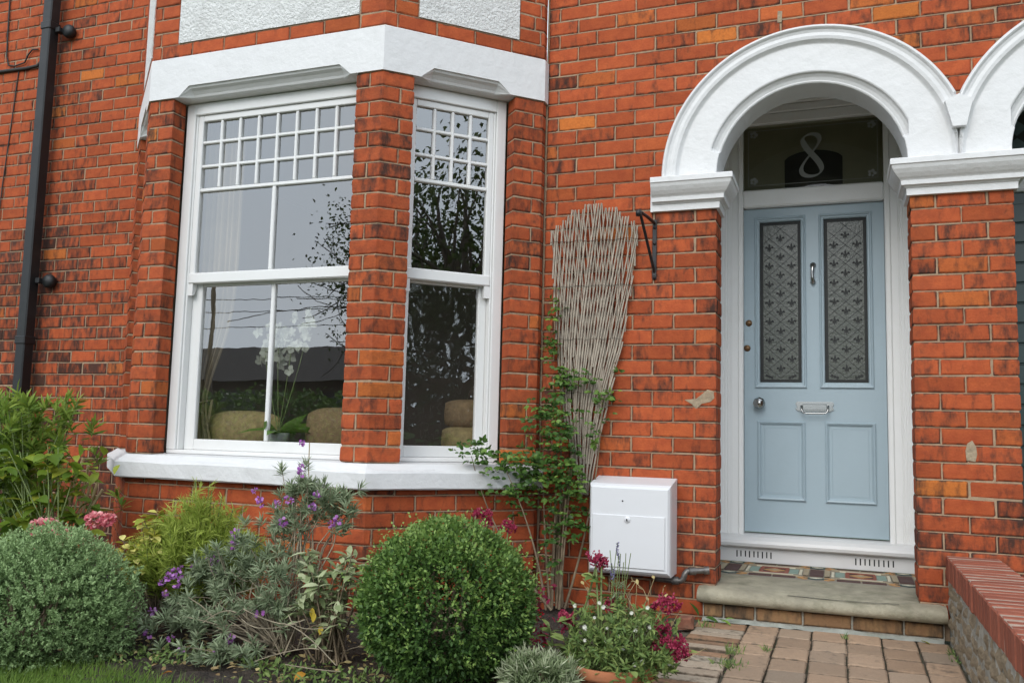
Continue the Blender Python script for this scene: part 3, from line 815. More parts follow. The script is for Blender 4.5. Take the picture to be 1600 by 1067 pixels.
# fanlight
f = MB(); f.add([(.045, DY-.01, 2.52), (.885, DY-.01, 2.52), (.885, DY-.01, 2.956), (.045, DY-.01, 2.956)], [(0, 1, 2, 3)]); fan = f.build('fanlight', 'fanlight_glass', house)
b = MB()
for (xa, xb, za, zb) in ((.075, .855, 2.555, 2.558), (.075, .855, 2.918, 2.921), (.075, .078, 2.558, 2.918), (.852, .855, 2.558, 2.918)): b.box(xa, xb, DY-.0125, DY-.0115, za, zb)
for (cx, cz) in ((.11, 2.895), (.82, 2.895), (.11, 2.585), (.82, 2.585)):
    for k in range(5): b.lathe([(0, 0), (.012-.001*k, 0)], (cx+.016*math.cos(k*1.26), DY-.0128-.0002*k, cz+.016*math.sin(k*1.26)), 8, 'y')
b.build('etched_border', 'etch_light', fan)
b = MB(); rowA = []; rowB = []; nn = 72
for k in range(nn+1):
    t = 2*math.pi*k/nn; lower = math.cos(t) < 0
    zc = math.cos(t)*(.148 if lower else .127)+.148; xc = math.sin(2*t)*(.061 if lower else .050)*(1.0)
    t2 = t+.01; lo2 = math.cos(t2) < 0
    dz = math.cos(t2)*(.148 if lo2 else .127)+.148-zc; dx = math.sin(2*t2)*(.061 if lo2 else .050)-xc; ln = math.hypot(dx, dz)
    dx, dz = dx/ln, dz/ln; wd = .0045+.0140*abs(dx*-.62+dz*.78)**1.6*(1 if abs(math.cos(t)) < .75 else .75)
    px, pz = .4645+xc, 2.594+zc; yy = DY-.013-(.0006 if math.sin(t) > 0 else 0)
    rowA.append((px-dz*wd, yy, pz+dx*wd)); rowB.append((px+dz*wd, yy, pz-dx*wd))
b.grid([rowA, rowB]); b.build('numeral', 'etch_light', fan)
# hall behind the fanlight and glass, and sheets added for the glass tone
b = MB(); b.box(-.1, 1.05, DY+.9, DY+.95, .3, 3.1); b.box(-.15, -.1, DY+.06, DY+.95, .3, 3.1); b.box(1.05, 1.10, DY+.06, DY+.95, .3, 3.1); b.box(-.1, 1.05, DY+.06, DY+.95, 3.1, 3.15)
b.build('hall_lining', 'room_wall', house)
b = MB(); b.add([(.045, DY+.034, 2.5), (.885, DY+.034, 2.5), (.885, DY+.034, 2.98), (.045, DY+.034, 2.98)], [(0, 1, 2, 3)]); b.build('fanlight_backing', 'fanlight_tone', house)  # made-up backing sheet, lifts the glass where the hall would read black
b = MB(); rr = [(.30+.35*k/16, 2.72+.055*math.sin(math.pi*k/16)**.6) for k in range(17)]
b.add([(x, DY+.024, 2.5) for x, z in rr]+[(x, DY+.024, z) for x, z in rr], [(i, i+1, 17+i+1, 17+i) for i in range(16)]); b.build('arch_reflection', 'flat_black', house)  # black flat shape standing in for the dark arch reflection in the glass
# threshold and vent board
b = MB()
pr = [(DY+.04, .345), (.965, .338), (.925, .326), (.900, .308), (.893, .290), (.898, .272), (.915, .262), (.955, .258), (DY+.04, .258)]
b.grid([[(-.122, y, z) for y, z in pr], [(1.053, y, z) for y, z in pr]]); b.box(-.1215, 1.0525, .948, DY+.03, .171, .2575, .002)
th = b.build('threshold', 'white_paint', house)
for xa in (.002, .690):
    for k in range(9):
        b = MB(); x = xa+k*.0255+rnd.uniform(-.001, .001); b.box(x, x+.007, .9465, .950, .200+rnd.uniform(-.002, .002), .238); b.build('vent_slot', 'flat_black', th)

# ---- front door
X0, X1, ZD0, ZD1 = .0475, .8825, .352, 2.404
openg = [(.141, .400, 1.284, 2.320), (.530, .788, 1.284, 2.320)]
b = MB(); yf = DY
xs = [X0, .141, .400, .530, .788, X1]; zs = [ZD0, 1.284, 2.320, ZD1]
for i in range(5):
    for j in range(3):
        if j == 1 and i in (1, 3): continue
        b.add([(xs[i], yf, zs[j]), (xs[i+1], yf, zs[j]), (xs[i+1], yf, zs[j+1]), (xs[i], yf, zs[j+1])], [(0, 1, 2, 3)])
b.box(X0, X1, yf+.030, yf+.044, ZD0, ZD1)
b.add([(X0, yf, ZD0), (X0, yf, ZD1), (X0, yf+.03, ZD1), (X0, yf+.03, ZD0), (X1, yf, ZD0), (X1, yf, ZD1), (X1, yf+.03, ZD1), (X1, yf+.03, ZD0)], [(0, 1, 2, 3), (4, 5, 6, 7), (0, 3, 7, 4), (1, 2, 6, 5)])
door = b.build('door', 'door_blue', house)
def mould(x0, x1, z0, z1, prof):
    """picture-frame moulding: prof = (inset, y)"""
    b = MB(); rows = []
    for i, y in prof: rows.append([(x0+i, y, z0+i), (x1-i, y, z0+i), (x1-i, y, z1-i), (x0+i, y, z1-i)])
    b.grid(rows, closed=True); return b
for (xa, xb, za, zb) in openg:
    b = mould(xa-.027, xb+.025, za-.034, zb+.026, [(0, yf-.0005), (0, yf-.010), (.005, yf-.015), (.012, yf-.012), (.016, yf-.004), (.024, yf-.003), (.030, yf+.006), (.030, yf+.022)])
    b.build('glazing_mould', 'door_blue', door)
for (xa, xb, za, zb) in ((.130, .414, .553, 1.040), (.530, .817, .553, 1.040)):
    b = mould(xa, xb, za, zb, [(0, yf-.0005), (0, yf-.012), (.006, yf-.018), (.014, yf-.014), (.018, yf-.006), (.030, yf+.004), (.036, yf+.004), (.040, yf-.002), (.046, yf+.008), (.050, yf+.009), (.110, yf+.003)])
    b.add([(xa+.11, yf+.003, za+.11), (xb-.11, yf+.003, za+.11), (xb-.11, yf+.003, zb-.11), (xa+.11, yf+.003, zb-.11)], [(0, 1, 2, 3)])
    b.build('door_panel', 'door_blue', door)
# etched panes with fleur-de-lis lattice
def fleur(b, cx, cz, s, y):
    def poly(pts): b.add([(cx+px*s, y, cz+pz*s) for px, pz in pts], [tuple(range(len(pts)))])
    poly([(0, .55), (.10, .30), (.12, .10), (.06, -.08), (-.06, -.08), (-.12, .10), (-.10, .30)])
    for k in (-1, 1):
        q = [(.07*k, -.06), (.20*k, .12), (.34*k, .22), (.48*k, .14), (.50*k, -.02), (.40*k, -.08), (.40*k, .03), (.33*k, .08), (.22*k, -.02), (.14*k, -.10)]
        poly(q[:5]+q[8:]) ; poly([q[4], q[5], q[6], q[7], (.42*k, .10)])
        poly([(.06*k, -.18), (.14*k, -.34), (.26*k, -.38), (.20*k, -.26), (.12*k, -.17)])
    poly([(-.26, -.10), (.26, -.10), (.26, -.17), (-.26, -.17)])
    poly([(-.06, -.17), (.06, -.17), (.05, -.40), (0, -.52), (-.05, -.40)])
for (xa, xb, za, zb) in openg:
    b = MB(); yg = yf+.018
    b.add([(xa, yg, za), (xb, yg, za), (xb, yg, zb), (xa, yg, zb)], [(0, 1, 2, 3)]); gp = b.build('glass_panel', 'obscure_glass', door)
    b = MB(); ye = yg-.002; lw = .0016
    ia, ib, ja, jb = xa+.028, xb-.028, za+.028, zb-.028
    for (p, q, r, s_) in ((xa+.003, ia-.004, za+.003, zb-.003), (ib+.004, xb-.003, za+.003, zb-.003)): b.add([(p, ye, r), (q, ye, r), (q, ye, s_), (p, ye, s_)], [(0, 1, 2, 3)])
    for (r, s_) in ((za+.003, ja-.008), (jb+.004, zb-.003)): b.add([(ia-.004, ye, r), (ib+.004, ye, r), (ib+.004, ye, s_), (ia-.004, ye, s_)], [(0, 1, 2, 3)])
    cw = (ib-ia)/1.5; chh = (jb-ja)/8.2; cx = (ia+ib)/2
    # lattice lines clipped to the inner field
    for sgn in (-1, 1):
        for k in range(-3, 14):
            # line through (cx, ja+k*chh) with slope chh/(cw) * sgn
            sl = sgn*chh/cw
            pts = []
            xA, xB = ia, ib; zA = ja+k*chh+sl*(xA-cx); zB = ja+k*chh+sl*(xB-cx)
            def cl_(xp, zp, xq, zq):
                t0, t1 = 0, 1
                dz = zq-zp
                for lim, sg in ((ja, 1), (jb, -1)):
                    a = sg*(zp-lim); d = sg*dz
                    if abs(d) < 1e-9:
                        if a < 0: return None
                        continue
                    t = -a/d
                    if d > 0: t0 = max(t0, t)
                    else: t1 = min(t1, t)
                if t0 >= t1: return None
                return (xp+(xq-xp)*t0, zp+dz*t0, xp+(xq-xp)*t1, zp+dz*t1)
            r_ = cl_(xA, zA, xB, zB)
            if r_:
                x_a, z_a, x_b, z_b = r_
                b.add([(x_a, ye-.0004, z_a-lw), (x_b, ye-.0004, z_b-lw), (x_b, ye-.0004, z_b+lw), (x_a, ye-.0004, z_a+lw)], [(0, 1, 2, 3)])
    for k in range(0, 9):
        z = ja+k*chh+chh*.5
        if z < jb-.03: fleur(b, cx, z, .052, ye-.0008)
        for s_ in (-1, 1):
            z2 = ja+k*chh+chh*1.0
            if z2 < jb-.03: fleur(b, cx+s_*cw*.5, z2, .052, ye-.0008)
    for s_ in (-1, 1):
        for k in range(3): b.lathe([(0, 0), (.009, 0)], (cx+s_*(.086-.016*k), ye-.001-.0003*k, ja+.004+.006*(2-k)), 7, 'y')
    b.build('etched_pattern', 'etch', gp)
# knob, letter plate, knocker, locks
b = MB(); kx, kz = .142, 1.151
b.lathe([(.0, -.002), (.034, -.002), (.034, -.008), (.026, -.012), (.014, -.014), (.012, -.030)], (kx, yf, kz), 20, 'y')
fac = [(.012, -.030), (.028, -.034), (.038, -.046), (.038, -.056), (.028, -.070), (.012, -.078), (0, -.080)]
b.lathe(fac, (kx, yf, kz), 8, 'y', smooth=False); b.build('door_knob', 'chrome', door)
b = MB()
pl = [(.358, 1.118), (.372, 1.108), (.392, 1.104), (.55, 1.104), (.568, 1.108), (.583, 1.118), (.574, 1.134), (.583, 1.152), (.575, 1.166), (.366, 1.166), (.358, 1.152), (.367, 1.134)]
b.add([(x, yf-.007, z) for x, z in pl]+[(x, yf-.0005, z) for x, z in pl], [tuple(range(12))]+[(i, (i+1) % 12, 12+(i+1) % 12, 12+i) for i in range(12)])
lb = b.build('letter_plate', 'chrome', door)
b = MB(); b.box(.400, .541, yf-.013, yf-.0075, 1.112, 1.150, .003); b.build('letter_flap', 'chrome', lb)
b = MB(); b.tube([(.392, yf-.012, 1.142), (.392, yf-.030, 1.138), (.395, yf-.044, 1.112), (.402, yf-.046, 1.096), (.42, yf-.046, 1.092), (.52, yf-.046, 1.092), (.540, yf-.046, 1.096), (.547, yf-.044, 1.112), (.550, yf-.030, 1.138), (.550, yf-.012, 1.142)], .0055, 8); b.build('letter_pull', 'chrome', lb)
b = MB(); b.lathe([(0, -.022), (.014, -.018), (.019, -.008), (.019, -.0005)], (.468, yf, 2.022), 14, 'y'); b.lathe([(0, -.018), (.013, -.015), (.016, -.006), (.016, -.0005)], (.467, yf, 1.915), 14, 'y')
kp = [(.468, yf-.018, 2.026), (.466, yf-.028, 2.005), (.463, yf-.031, 1.975), (.464, yf-.030, 1.945), (.467, yf-.026, 1.918), (.468, yf-.02, 1.904)]
b.tube(kp, [.009, .012, .0085, .0095, .013, .008], 10); b.build('door_knocker', 'chrome', door)
for lx, lz in ((.076, 1.663), (.066, 1.502)):
    b = MB(); b.lathe([(0, -.009), (.011, -.009), (.013, -.006), (.019, -.006), (.021, -.003), (.021, -.0005)], (lx, yf, lz), 16, 'y'); b.build('lock', 'brass_dull', door)

# ---- porch floor: stone slab and encaustic tiles
FZ = .170
b = MB(); rr = random.Random(9); rows = []
NX = 40
for i in range(NX+1):
    x = -.085+(1.078+.085)*i/NX; j = lambda a: rr.uniform(-a, a)
    wn = .010*math.exp(-((x-.55)/.25)**2)
    prof = [(.40, FZ-.001), (.10, FZ-.003-wn*.3), (-.02, FZ-.004-wn*.6+j(.001)), (-.055+wn, FZ-.007-wn+j(.002)), (-.080+wn*1.2, FZ-.014-wn+j(.002)), (-.098+wn+j(.002), FZ-.028+j(.002)), (-.104+wn*.5+j(.002), FZ-.045+j(.001)), (-.100+j(.002), FZ-.064), (-.084, FZ-.078), (-.05, FZ-.084), (.40, FZ-.085)]
    if i in (0, NX): prof = [(y+.012 if y < -.03 else y, z-.004 if z > .12 else z) for y, z in prof]
    rows.append([(x, y, z) for y, z in prof])
b.grid(rows, True); b.add(rows[0], [tuple(range(len(prof)))]); b.add(rows[-1], [tuple(range(len(prof)))[::-1]])
doorstep = thing('doorstep', 'worn rounded stone doorstep with brick riser under the blue door', 'doorstep', (.5, -.05, 0))
b.build('stone_slab', 'stone_step', doorstep)
# crack: a flaked recess line
b = MB(); crk = [(.36, -.058), (.42, -.050), (.48, -.046), (.55, -.050), (.62, -.054), (.70, -.060), (.76, -.068), (.82, -.058), (.87, -.066)]
for (xa, ya), (xb, yb) in zip(crk, crk[1:]):
    za, zb_ = FZ-.0075-.010*math.exp(-((xa-.55)/.25)**2)*1.0, FZ-.0075-.010*math.exp(-((xb-.55)/.25)**2)
    b.add([(xa, ya, za+.0030), (xb, yb, zb_+.0030), (xb, yb-.006, zb_+.0024), (xa, ya-.006, za+.0024)], [(0, 1, 2, 3)])
b.build('crack', 'flat_black', doorstep)
b = MB(); b.box(-.06, 1.065, -.040, .02, -.01, FZ-.0855); riser = b.build('riser', 'rubble_mortar', doorstep)
RP = Path([(-.06, -.045), (1.065, -.045)])
xj = [0, .105, .262, .49, .72, .95, 1.125]
for a, c in zip(xj, xj[1:]):
    me, mid, ang = brick_mesh(RP, a+.004, c-.004, .066, .02, 'riser_brick', rnd.randrange(4))
    BRICKS.append((riser, me, Vector((mid.x, mid.y-.0, .050)), (0, 0, rnd.gauss(0, .01)), (rnd.uniform(.35, .65), rnd.random()*.5, rnd.random(), 1)))
b = MB()
rows = [[(x, -.046-rnd.uniform(.0, .006), rnd.uniform(.010, .018)), (x, -.075-rnd.uniform(0, .02), rnd.uniform(-.002, .004))] for x in np.linspace(-.06, 1.06, 30)]
b.grid(rows, True); b.build('mortar_fillet', 'cement', doorstep)

b = MB(); b.box(-.122, 1.052, .40, .947, 0, FZ-.003); floor = b.build('porch_floor', 'tile_grey', house)
def tile(pts, mat, dz=0):
    """flat polygonal tile, slightly bevelled, own object under the floor"""
    c = Vector((sum(p[0] for p in pts)/len(pts), sum(p[1] for p in pts)/len(pts), 0)); zt = FZ+.002+dz+rnd.uniform(-.0004, .0004)
    q = [Vector((p[0], p[1], 0)) for p in pts]; n = len(q)
    ins = [c+(p-c)*max(.0, 1-.003/max(.004, (p-c).length)) for p in q]
    b = MB(); b.add([(p.x, p.y, zt) for p in ins]+[(p.x, p.y, FZ-.0025) for p in ins], [tuple(range(n))]+[(i, (i+1) % n, n+(i+1) % n, n+i) for i in range(n)])
    b.build('tile', mat, floor)
def rect(x0, x1, y0, y1, m): tile([(x0, y0), (x1, y0), (x1, y1), (x0, y1)], m)
PX, ux, YA, YB = .4805, .468, .455, .940           # pattern: cell pitch and depth
bw_ = .075
for ci in (-1, 0, 1):                              # posts between the square panels
    xc = PX+ci*ux
    rect(xc-.038, xc+.038, YA+.115, YB-.115, 'tile_plum')
    for yc in (YA+.035, YB-.035):
        tile([(xc-.070, yc), (xc, yc-.042), (xc+.070, yc), (xc, yc+.042)], 'tile_teal')
        tile([(xc-.036, yc), (xc, yc-.020), (xc+.036, yc), (xc, yc+.020)], 'tile_cream', .0015)
        for sx in (-1, 1):
            tile([(xc+sx*.040, yc+.028), (xc+sx*.100, yc), (xc+sx*.066, yc+.042)], 'tile_orange'); tile([(xc+sx*.040, yc-.028), (xc+sx*.066, yc-.042), (xc+sx*.100, yc)], 'tile_orange')
            rect(*sorted((xc+sx*.042, xc+sx*.072)), YA+.115, YB-.115, 'tile_buff')
for ci in (0, 1):
    xa, xb = PX+(ci-1)*ux+.075, PX+ci*ux-.075; xm = (xa+xb)/2; ym = (YA+YB)/2; hx = (xb-xa)/2
    for yc in (YA+.035, YB-.035): rect(xa+.030, xm-.002, yc-.026, yc+.026, 'tile_plum'); rect(xm+.002, xb-.030, yc-.026, yc+.026, 'tile_plum')
    for y0_, y1_ in ((YA+.064, YA+.095), (YB-.095, YB-.064)): rect(xa, xb, y0_, y1_, 'tile_buff')
    ya, yb = YA+.100, YB-.100
    rect(xa+.004, xa+.020, ya+.05, yb-.05, 'tile_cream'); rect(xb-.020, xb-.004, ya+.05, yb-.05, 'tile_cream')
    rect(xa+.045, xb-.045, ya, ya+.020, 'tile_cream'); rect(xa+.045, xb-.045, yb-.020, yb, 'tile_cream')
    rect(xa+.024, xa+.075, ya+.065, yb-.065, 'tile_green'); rect(xb-.075, xb-.024, ya+.065, yb-.065, 'tile_green')
    for (q0, q1) in ((ya+.026, ya+.062), (yb-.062, yb-.026)): rect(xa+.078, xb-.078, q0, q1, 'tile_red')
    rect(xa+.078, xa+.100, ya+.066, yb-.066, 'tile_red'); rect(xb-.100, xb-.078, ya+.066, yb-.066, 'tile_red')
    for sx in (-1, 1):
        for sy in (-1, 1): tile([(xm+sx*.068, ym+sy*.012), (xm+sx*.068, ym+sy*.070), (xm+sx*.014, ym+sy*.070)], 'tile_plum')
    tile([(xm-.066, ym), (xm, ym-.066), (xm+.066, ym), (xm, ym+.066)], 'tile_orange'); tile([(xm-.034, ym), (xm, ym-.034), (xm+.034, ym), (xm, ym+.034)], 'tile_buff', .0015)

# ---- next door: frame, door, leaded light
b = MB(); b.box(1.245, 1.42, DY-.03, DY+.05, .17, 3.24, .01); b.box(2.30, 2.395, DY-.03, DY+.05, .17, 3.24, .01); b.box(1.42, 2.30, DY-.03, DY+.05, 2.41, 2.52, .01); b.box(1.42, 2.30, DY-.03, DY+.05, 2.96, 3.24, .01)
b.build('door_frame', 'porch_white', right_house)
b = MB(); b.box(1.425, 2.295, DY, DY+.045, .17, 2.405, .004); d2 = b.build('door', 'green_door', right_house)
for k in range(18):
    b = MB(); z = .22+k*.118; b.box(1.43, 2.29, DY-.012, DY-.001, z, z+.110, .004); b.build('door_board', 'green_door', d2)
b = MB(); b.box(1.425, 2.295, DY+.0, DY+.004, 2.525, 2.955); lead = b.build('leaded_light', 'dark_frame', right_house)
for i in range(7):
    for j in range(4):
        x, z = 1.43+i*.124, 2.53+j*.106; b = MB(); b.add([(x+.006, DY-.003, z+.053), (x+.062, DY-.003, z+.006), (x+.118, DY-.003, z+.053), (x+.062, DY-.003, z+.100)], [(0, 1, 2, 3)])
        b.build('leaded_pane', ('lead_red', 'lead_green', 'lead_blue')[(i*2+j*3) % 3], lead)

# ---- path of block pavers, with old brick edging
path = bpy.data.objects['path']
def paver(x0, x1, y0, y1, z, mat, parent, soot):
    PP = Path([(0, 0), (1, 0)]); key = ('p', round(x1-x0, 3), round(y1-y0, 3), mat)
    if key not in BCACHE:
        r = random.Random(len(BCACHE)); e = .008; b = .004
        w, d = (x1-x0)/2, (y1-y0)/2; vs = []; at = []
        for i, yy in enumerate((-d, -d+e, d-e, d)):
            for j, xx in enumerate((-w, -w+e, w-e, w)):
                edge = i in (0, 3) or j in (0, 3); vs.append((xx+r.uniform(-.002, .002), yy+r.uniform(-.002, .002), -b if edge else r.uniform(-.001, .001))); at.append(1 if edge else 0)
        fs = [(i*4+j, i*4+j+1, i*4+j+5, i*4+j+4) for i in range(3) for j in range(3)]
        rim = [0, 1, 2, 3, 7, 11, 15, 14, 13, 12, 8, 4]; n0 = len(vs)
        for q in rim: vs.append((vs[q][0], vs[q][1], -.03)); at.append(1)
        fs += [(rim[k], n0+k, n0+(k+1) % 12, rim[(k+1) % 12]) for k in range(12)]
        me = bpy.data.meshes.new('block'); me.from_pydata(vs, [], fs); me.materials.append(mt(mat)); a = me.attributes.new('edge', 'FLOAT', 'POINT'); a.data.foreach_set('value', at)
        BCACHE[key] = me
    o = link('block', BCACHE[key], parent); o.location = Vector(((x0+x1)/2, (y0+y1)/2, z+rnd.uniform(-.002, .003)))-Vector(parent.location)
    o.rotation_euler = (rnd.gauss(0, .006), rnd.gauss(0, .006), rnd.gauss(0, .006)); o.color = (min(1, max(0, soot+rnd.gauss(0, .12))), rnd.random()**2, rnd.random(), 1); return o
cols_x = [.172, .325, .478, .632, .785, .938, 1.078]
for ci, (a, c) in enumerate(zip(cols_x, cols_x[1:])):
    y = -.082-rnd.uniform(0, .02)
    while y > -2.6:
        d = .205; jx = rnd.uniform(-.003, .003); paver(a+.0035+jx, c-.0035+jx, y-d+.014, y, .004, 'paver', path, .16); y -= d
y = -.10; k = 0
while y > -1.9:
    d = (.14, .105, .085, .09, .10, .085, .10)[k % 7]; xw = rnd.uniform(-.015, .02)
    o = paver(-.085+xw, .160+xw*.5+.004, y-d+.010, y, .004+rnd.uniform(-.006, .008), 'edging_brick', path, .42); 
    if k % 7 in (2, 5): o.color = (.25, .65, .6, 1)
    y -= d; k += 1

# ---- low garden wall with brick-on-edge coping
gw = thing('garden_wall', 'low garden wall with red brick-on-edge coping running out beside the doorstep', 'garden wall', (1.2, -1.5, 0))
b = MB(); rr = random.Random(3)
ys = np.linspace(-.012, -3.2, 46); zs_ = np.linspace(-.03, .292, 10)
rows = [[(1.092+rr.uniform(-.006, .006), y, z) for z in zs_] for y in ys]; b.grid(rows, True)
b.box(1.10, 1.31, -3.2, -.012, -.03, .290)
core = b.build('wall_core', 'rubble_mortar', gw)
# rubble facing stones
z = -.01; cnt = 0
while z < .27:
    hh = rr.uniform(.06, .10)
    if z+hh > .285: hh = .285-z
    y = -.02-rr.uniform(0, .05)
    while y > -3.1:
        ll = rr.uniform(.10, .24); b = MB(); m = 4; rows = []
        for i in range(m+1):
            row = []
            for j in range(4):
                ed = i in (0, m) or j in (0, 3)
                row.append((1.095+(.0 if ed else -rr.uniform(.002, .018)), y-.004-(ll-.008)*i/m+rr.uniform(-.012, .012), z+.004+(hh-.008)*j/3+rr.uniform(-.012, .012)))
            rows.append(row)
        b.grid(rows, True); b.build('stone', 'rubble', core); cnt += 1
        y -= ll
    z += hh
y = -.006; k = 0
CPATH = Path([(1.073, 0), (1.073, -4)])
while y > -3.15:
    d = .0745; b0 = ('cop',); key = ('coping', k % 4)
    if key not in BCACHE:
        q = MB(); q.box(-.115, .115, -d/2+.004, d/2-.004, 0, .108, .005); r = random.Random(k); q.v = [(x+r.uniform(-.002, .002), yy+r.uniform(-.0015, .0015), z+r.uniform(-.002, .002)) for x, yy, z in q.v]
        BCACHE[key] = q.mesh('brick', 'coping'); a = BCACHE[key].attributes.new('edge', 'FLOAT', 'POINT'); a.data.foreach_set('value', [.3]*len(BCACHE[key].vertices))
    o = link('brick', BCACHE[key], gw); o.location = Vector((1.196+rnd.uniform(-.003, .003), y-d/2, .292+rnd.uniform(-.0006, .0008)))-Vector(gw.location); o.color = (min(1, max(0, rnd.gauss(.02, .06))), rnd.random(), rnd.random(), 1)
    y -= d; k += 1
b = MB(); b.box(1.086, 1.306, -3.15, -.010, .292, .3988); b.build('coping_mortar', 'coping_joint', gw)
flush_bricks()

# ================================================================== FIXTURES
def finish(b, name, mat, label, cat, group=None):
    return tag(b.build(name, mat), label, cat, group)
# downpipe
dp = thing('downpipe', 'black square plastic downpipe on the sooty wall left of the bay', 'downpipe', (-4.90, -.08, 0))
b = MB(); b.box(-4.938, -4.852, -.135, -.049, .02, 4.8, .008); b.build('pipe', 'black_plastic', dp)
for z in (1.50, 3.86):
    b = MB(); b.box(-4.944, -4.846, -.141, -.043, z-.03, z+.03, .006); b.build('pipe_collar', 'black_plastic', dp)
for z in (1.935, 3.83):
    b = MB(); b.box(-4.84, -4.80, -.10, -.045, z-.02, z+.02, .004); b.lathe([(0, -.075), (.035, -.072), (.05, -.055), (.052, -.035), (.04, -.01), (.03, -.002)], (-4.765, 0, z), 16, 'y'); b.build('pipe_clip', 'black_plastic', dp)
# cables on the wall
b = MB(); b.tube([(-5.9, -.012, 3.625), (-5.49, -.014, 3.618), (-5.2, -.014, 3.61), (-5.085, -.016, 3.615), (-5.045, -.016, 3.65), (-5.03, -.02, 3.70)], .013, 6)
finish(b, 'wall_cable', 'cable_black', 'thick black cable clipped level across the wall beside the downpipe', 'cable')
b = MB(); b.tube([(-5.452, -.01, 4.3), (-5.44, -.01, 3.95), (-5.43, -.01, 3.74), (-5.40, -.012, 3.66), (-5.33, -.012, 3.645), (-5.23, -.012, 3.66), (-5.20, -.012, 3.72), (-5.16, -.012, 3.755), (-5.10, -.012, 3.75)], .006, 5)
finish(b, 'wall_cable', 'cable_black', 'thin dark cable dropping down the wall at the top left corner', 'cable')
b = MB(); b.tube([(-5.29, -.008, 3.60), (-5.32, -.008, 3.2), (-5.36, -.008, 2.7), (-5.37, -.008, 2.4)], .0045, 5)
finish(b, 'wall_cable', 'cable_black', 'faint thin wire running down the bricks left of the downpipe', 'cable')
# hanging basket bracket
br = thing('basket_bracket', 'black iron hanging basket bracket beside the willow trellis', 'bracket', (-.335, -.01, 1.95))
b = MB(); b.box(-.347, -.323, -.010, -.001, 1.79, 2.125, .002); b.build('wall_plate', 'black_iron', br)
b = MB(); b.tube([(-.335, -.005, 2.105), (-.350, -.14, 2.112), (-.366, -.27, 2.112)], .009, 6); b.lathe([(0, -.012), (.018, -.012), (.020, 0), (.018, .012), (0, .012)], (-.367, -.275, 2.10), 12, 'x'); b.build('arm', 'black_iron', br)
b = MB(); b.tube([(-.335, -.006, 1.83), (-.342, -.07, 1.90), (-.354, -.18, 2.02), (-.362, -.255, 2.10)], .0085, 6); b.build('brace', 'black_iron', br)
for z in (1.80, 1.99, 2.08):
    b = MB(); b.lathe([(0, -.018), (.008, -.016), (.010, -.010)], (-.335, 0, z), 8, 'y'); b.build('screw', 'black_iron', br)
# gas meter box
gm = thing('gas_meter_box', 'white plastic gas meter box on the wall left of the doorstep', 'meter box', (-.42, -.1, .21))
b = MB(); xa, xb, za, zb = -.634, -.203, .213, .672; D = .20
vs = [(xa, -.002, za), (xb, -.002, za), (xb, -.002, zb+.036), (xa, -.002, zb+.036)]
fr = [(xa+.004, -D+.012, za+.012), (xb-.004, -D+.012, za+.012), (xb-.004, -D+.012, zb-.004), (xa+.004, -D+.012, zb-.004)]
f2 = [(xa+.014, -D, za+.024), (xb-.014, -D, za+.024), (xb-.014, -D, zb-.016), (xa+.014, -D, zb-.016)]
s2 = [(xa, -D+.03, za), (xb, -D+.03, za), (xb, -D+.03, zb+.006), (xa, -D+.03, zb+.006)]
b.grid([vs, s2, fr, f2], closed=True); b.add(f2, [(0, 1, 2, 3)]); b.build('case', 'white_box', gm)
b = MB(); b.box(xa+.022, xb-.026, -D-.007, -D-.001, .252, .519, .003); dd = b.build('meter_door', 'white_box', gm)
b = MB(); b.lathe([(0, -.010), (.006, -.010), (.008, -.004), (.014, -.006), (.017, -.002), (.017, 0)], (-.425, -D-.007, .497), 14, 'y'); b.build('door_lock', 'white_box', dd)
b = MB(); b.box(-.428, -.422, -D-.0185, -D-.0172, .491, .503); b.build('key_slot', 'flat_black', dd)
b = MB(); b.lathe([(0, -.004), (.004, -.003), (.004, 0)], (-.452, -D, .592), 8, 'y'); b.build('rivet', 'flat_black', gm)
b = MB(); b.tube([(-.30, -.07, .19), (-.20, -.07, .185), (-.168, -.07, .188), (-.155, -.07, .202), (-.148, -.07, .225), (-.138, -.065, .238), (-.11, -.05, .240), (-.035, -.03, .246)], .0155, 10)
gp_ = finish(b, 'gas_pipe', 'galvanised', 'short bent metal gas pipe running out beneath the white meter box', 'pipe')
for (p, q) in (((-.215, -.07, .1855), (-.180, -.07, .187)), ((-.130, -.062, .2385), (-.098, -.046, .2405)), ((-.055, -.0345, .2445), (-.030, -.029, .247))):
    b = MB(); b.tube([p, q], .021, 10); b.build('pipe_fitting', 'galvanised', gp_)

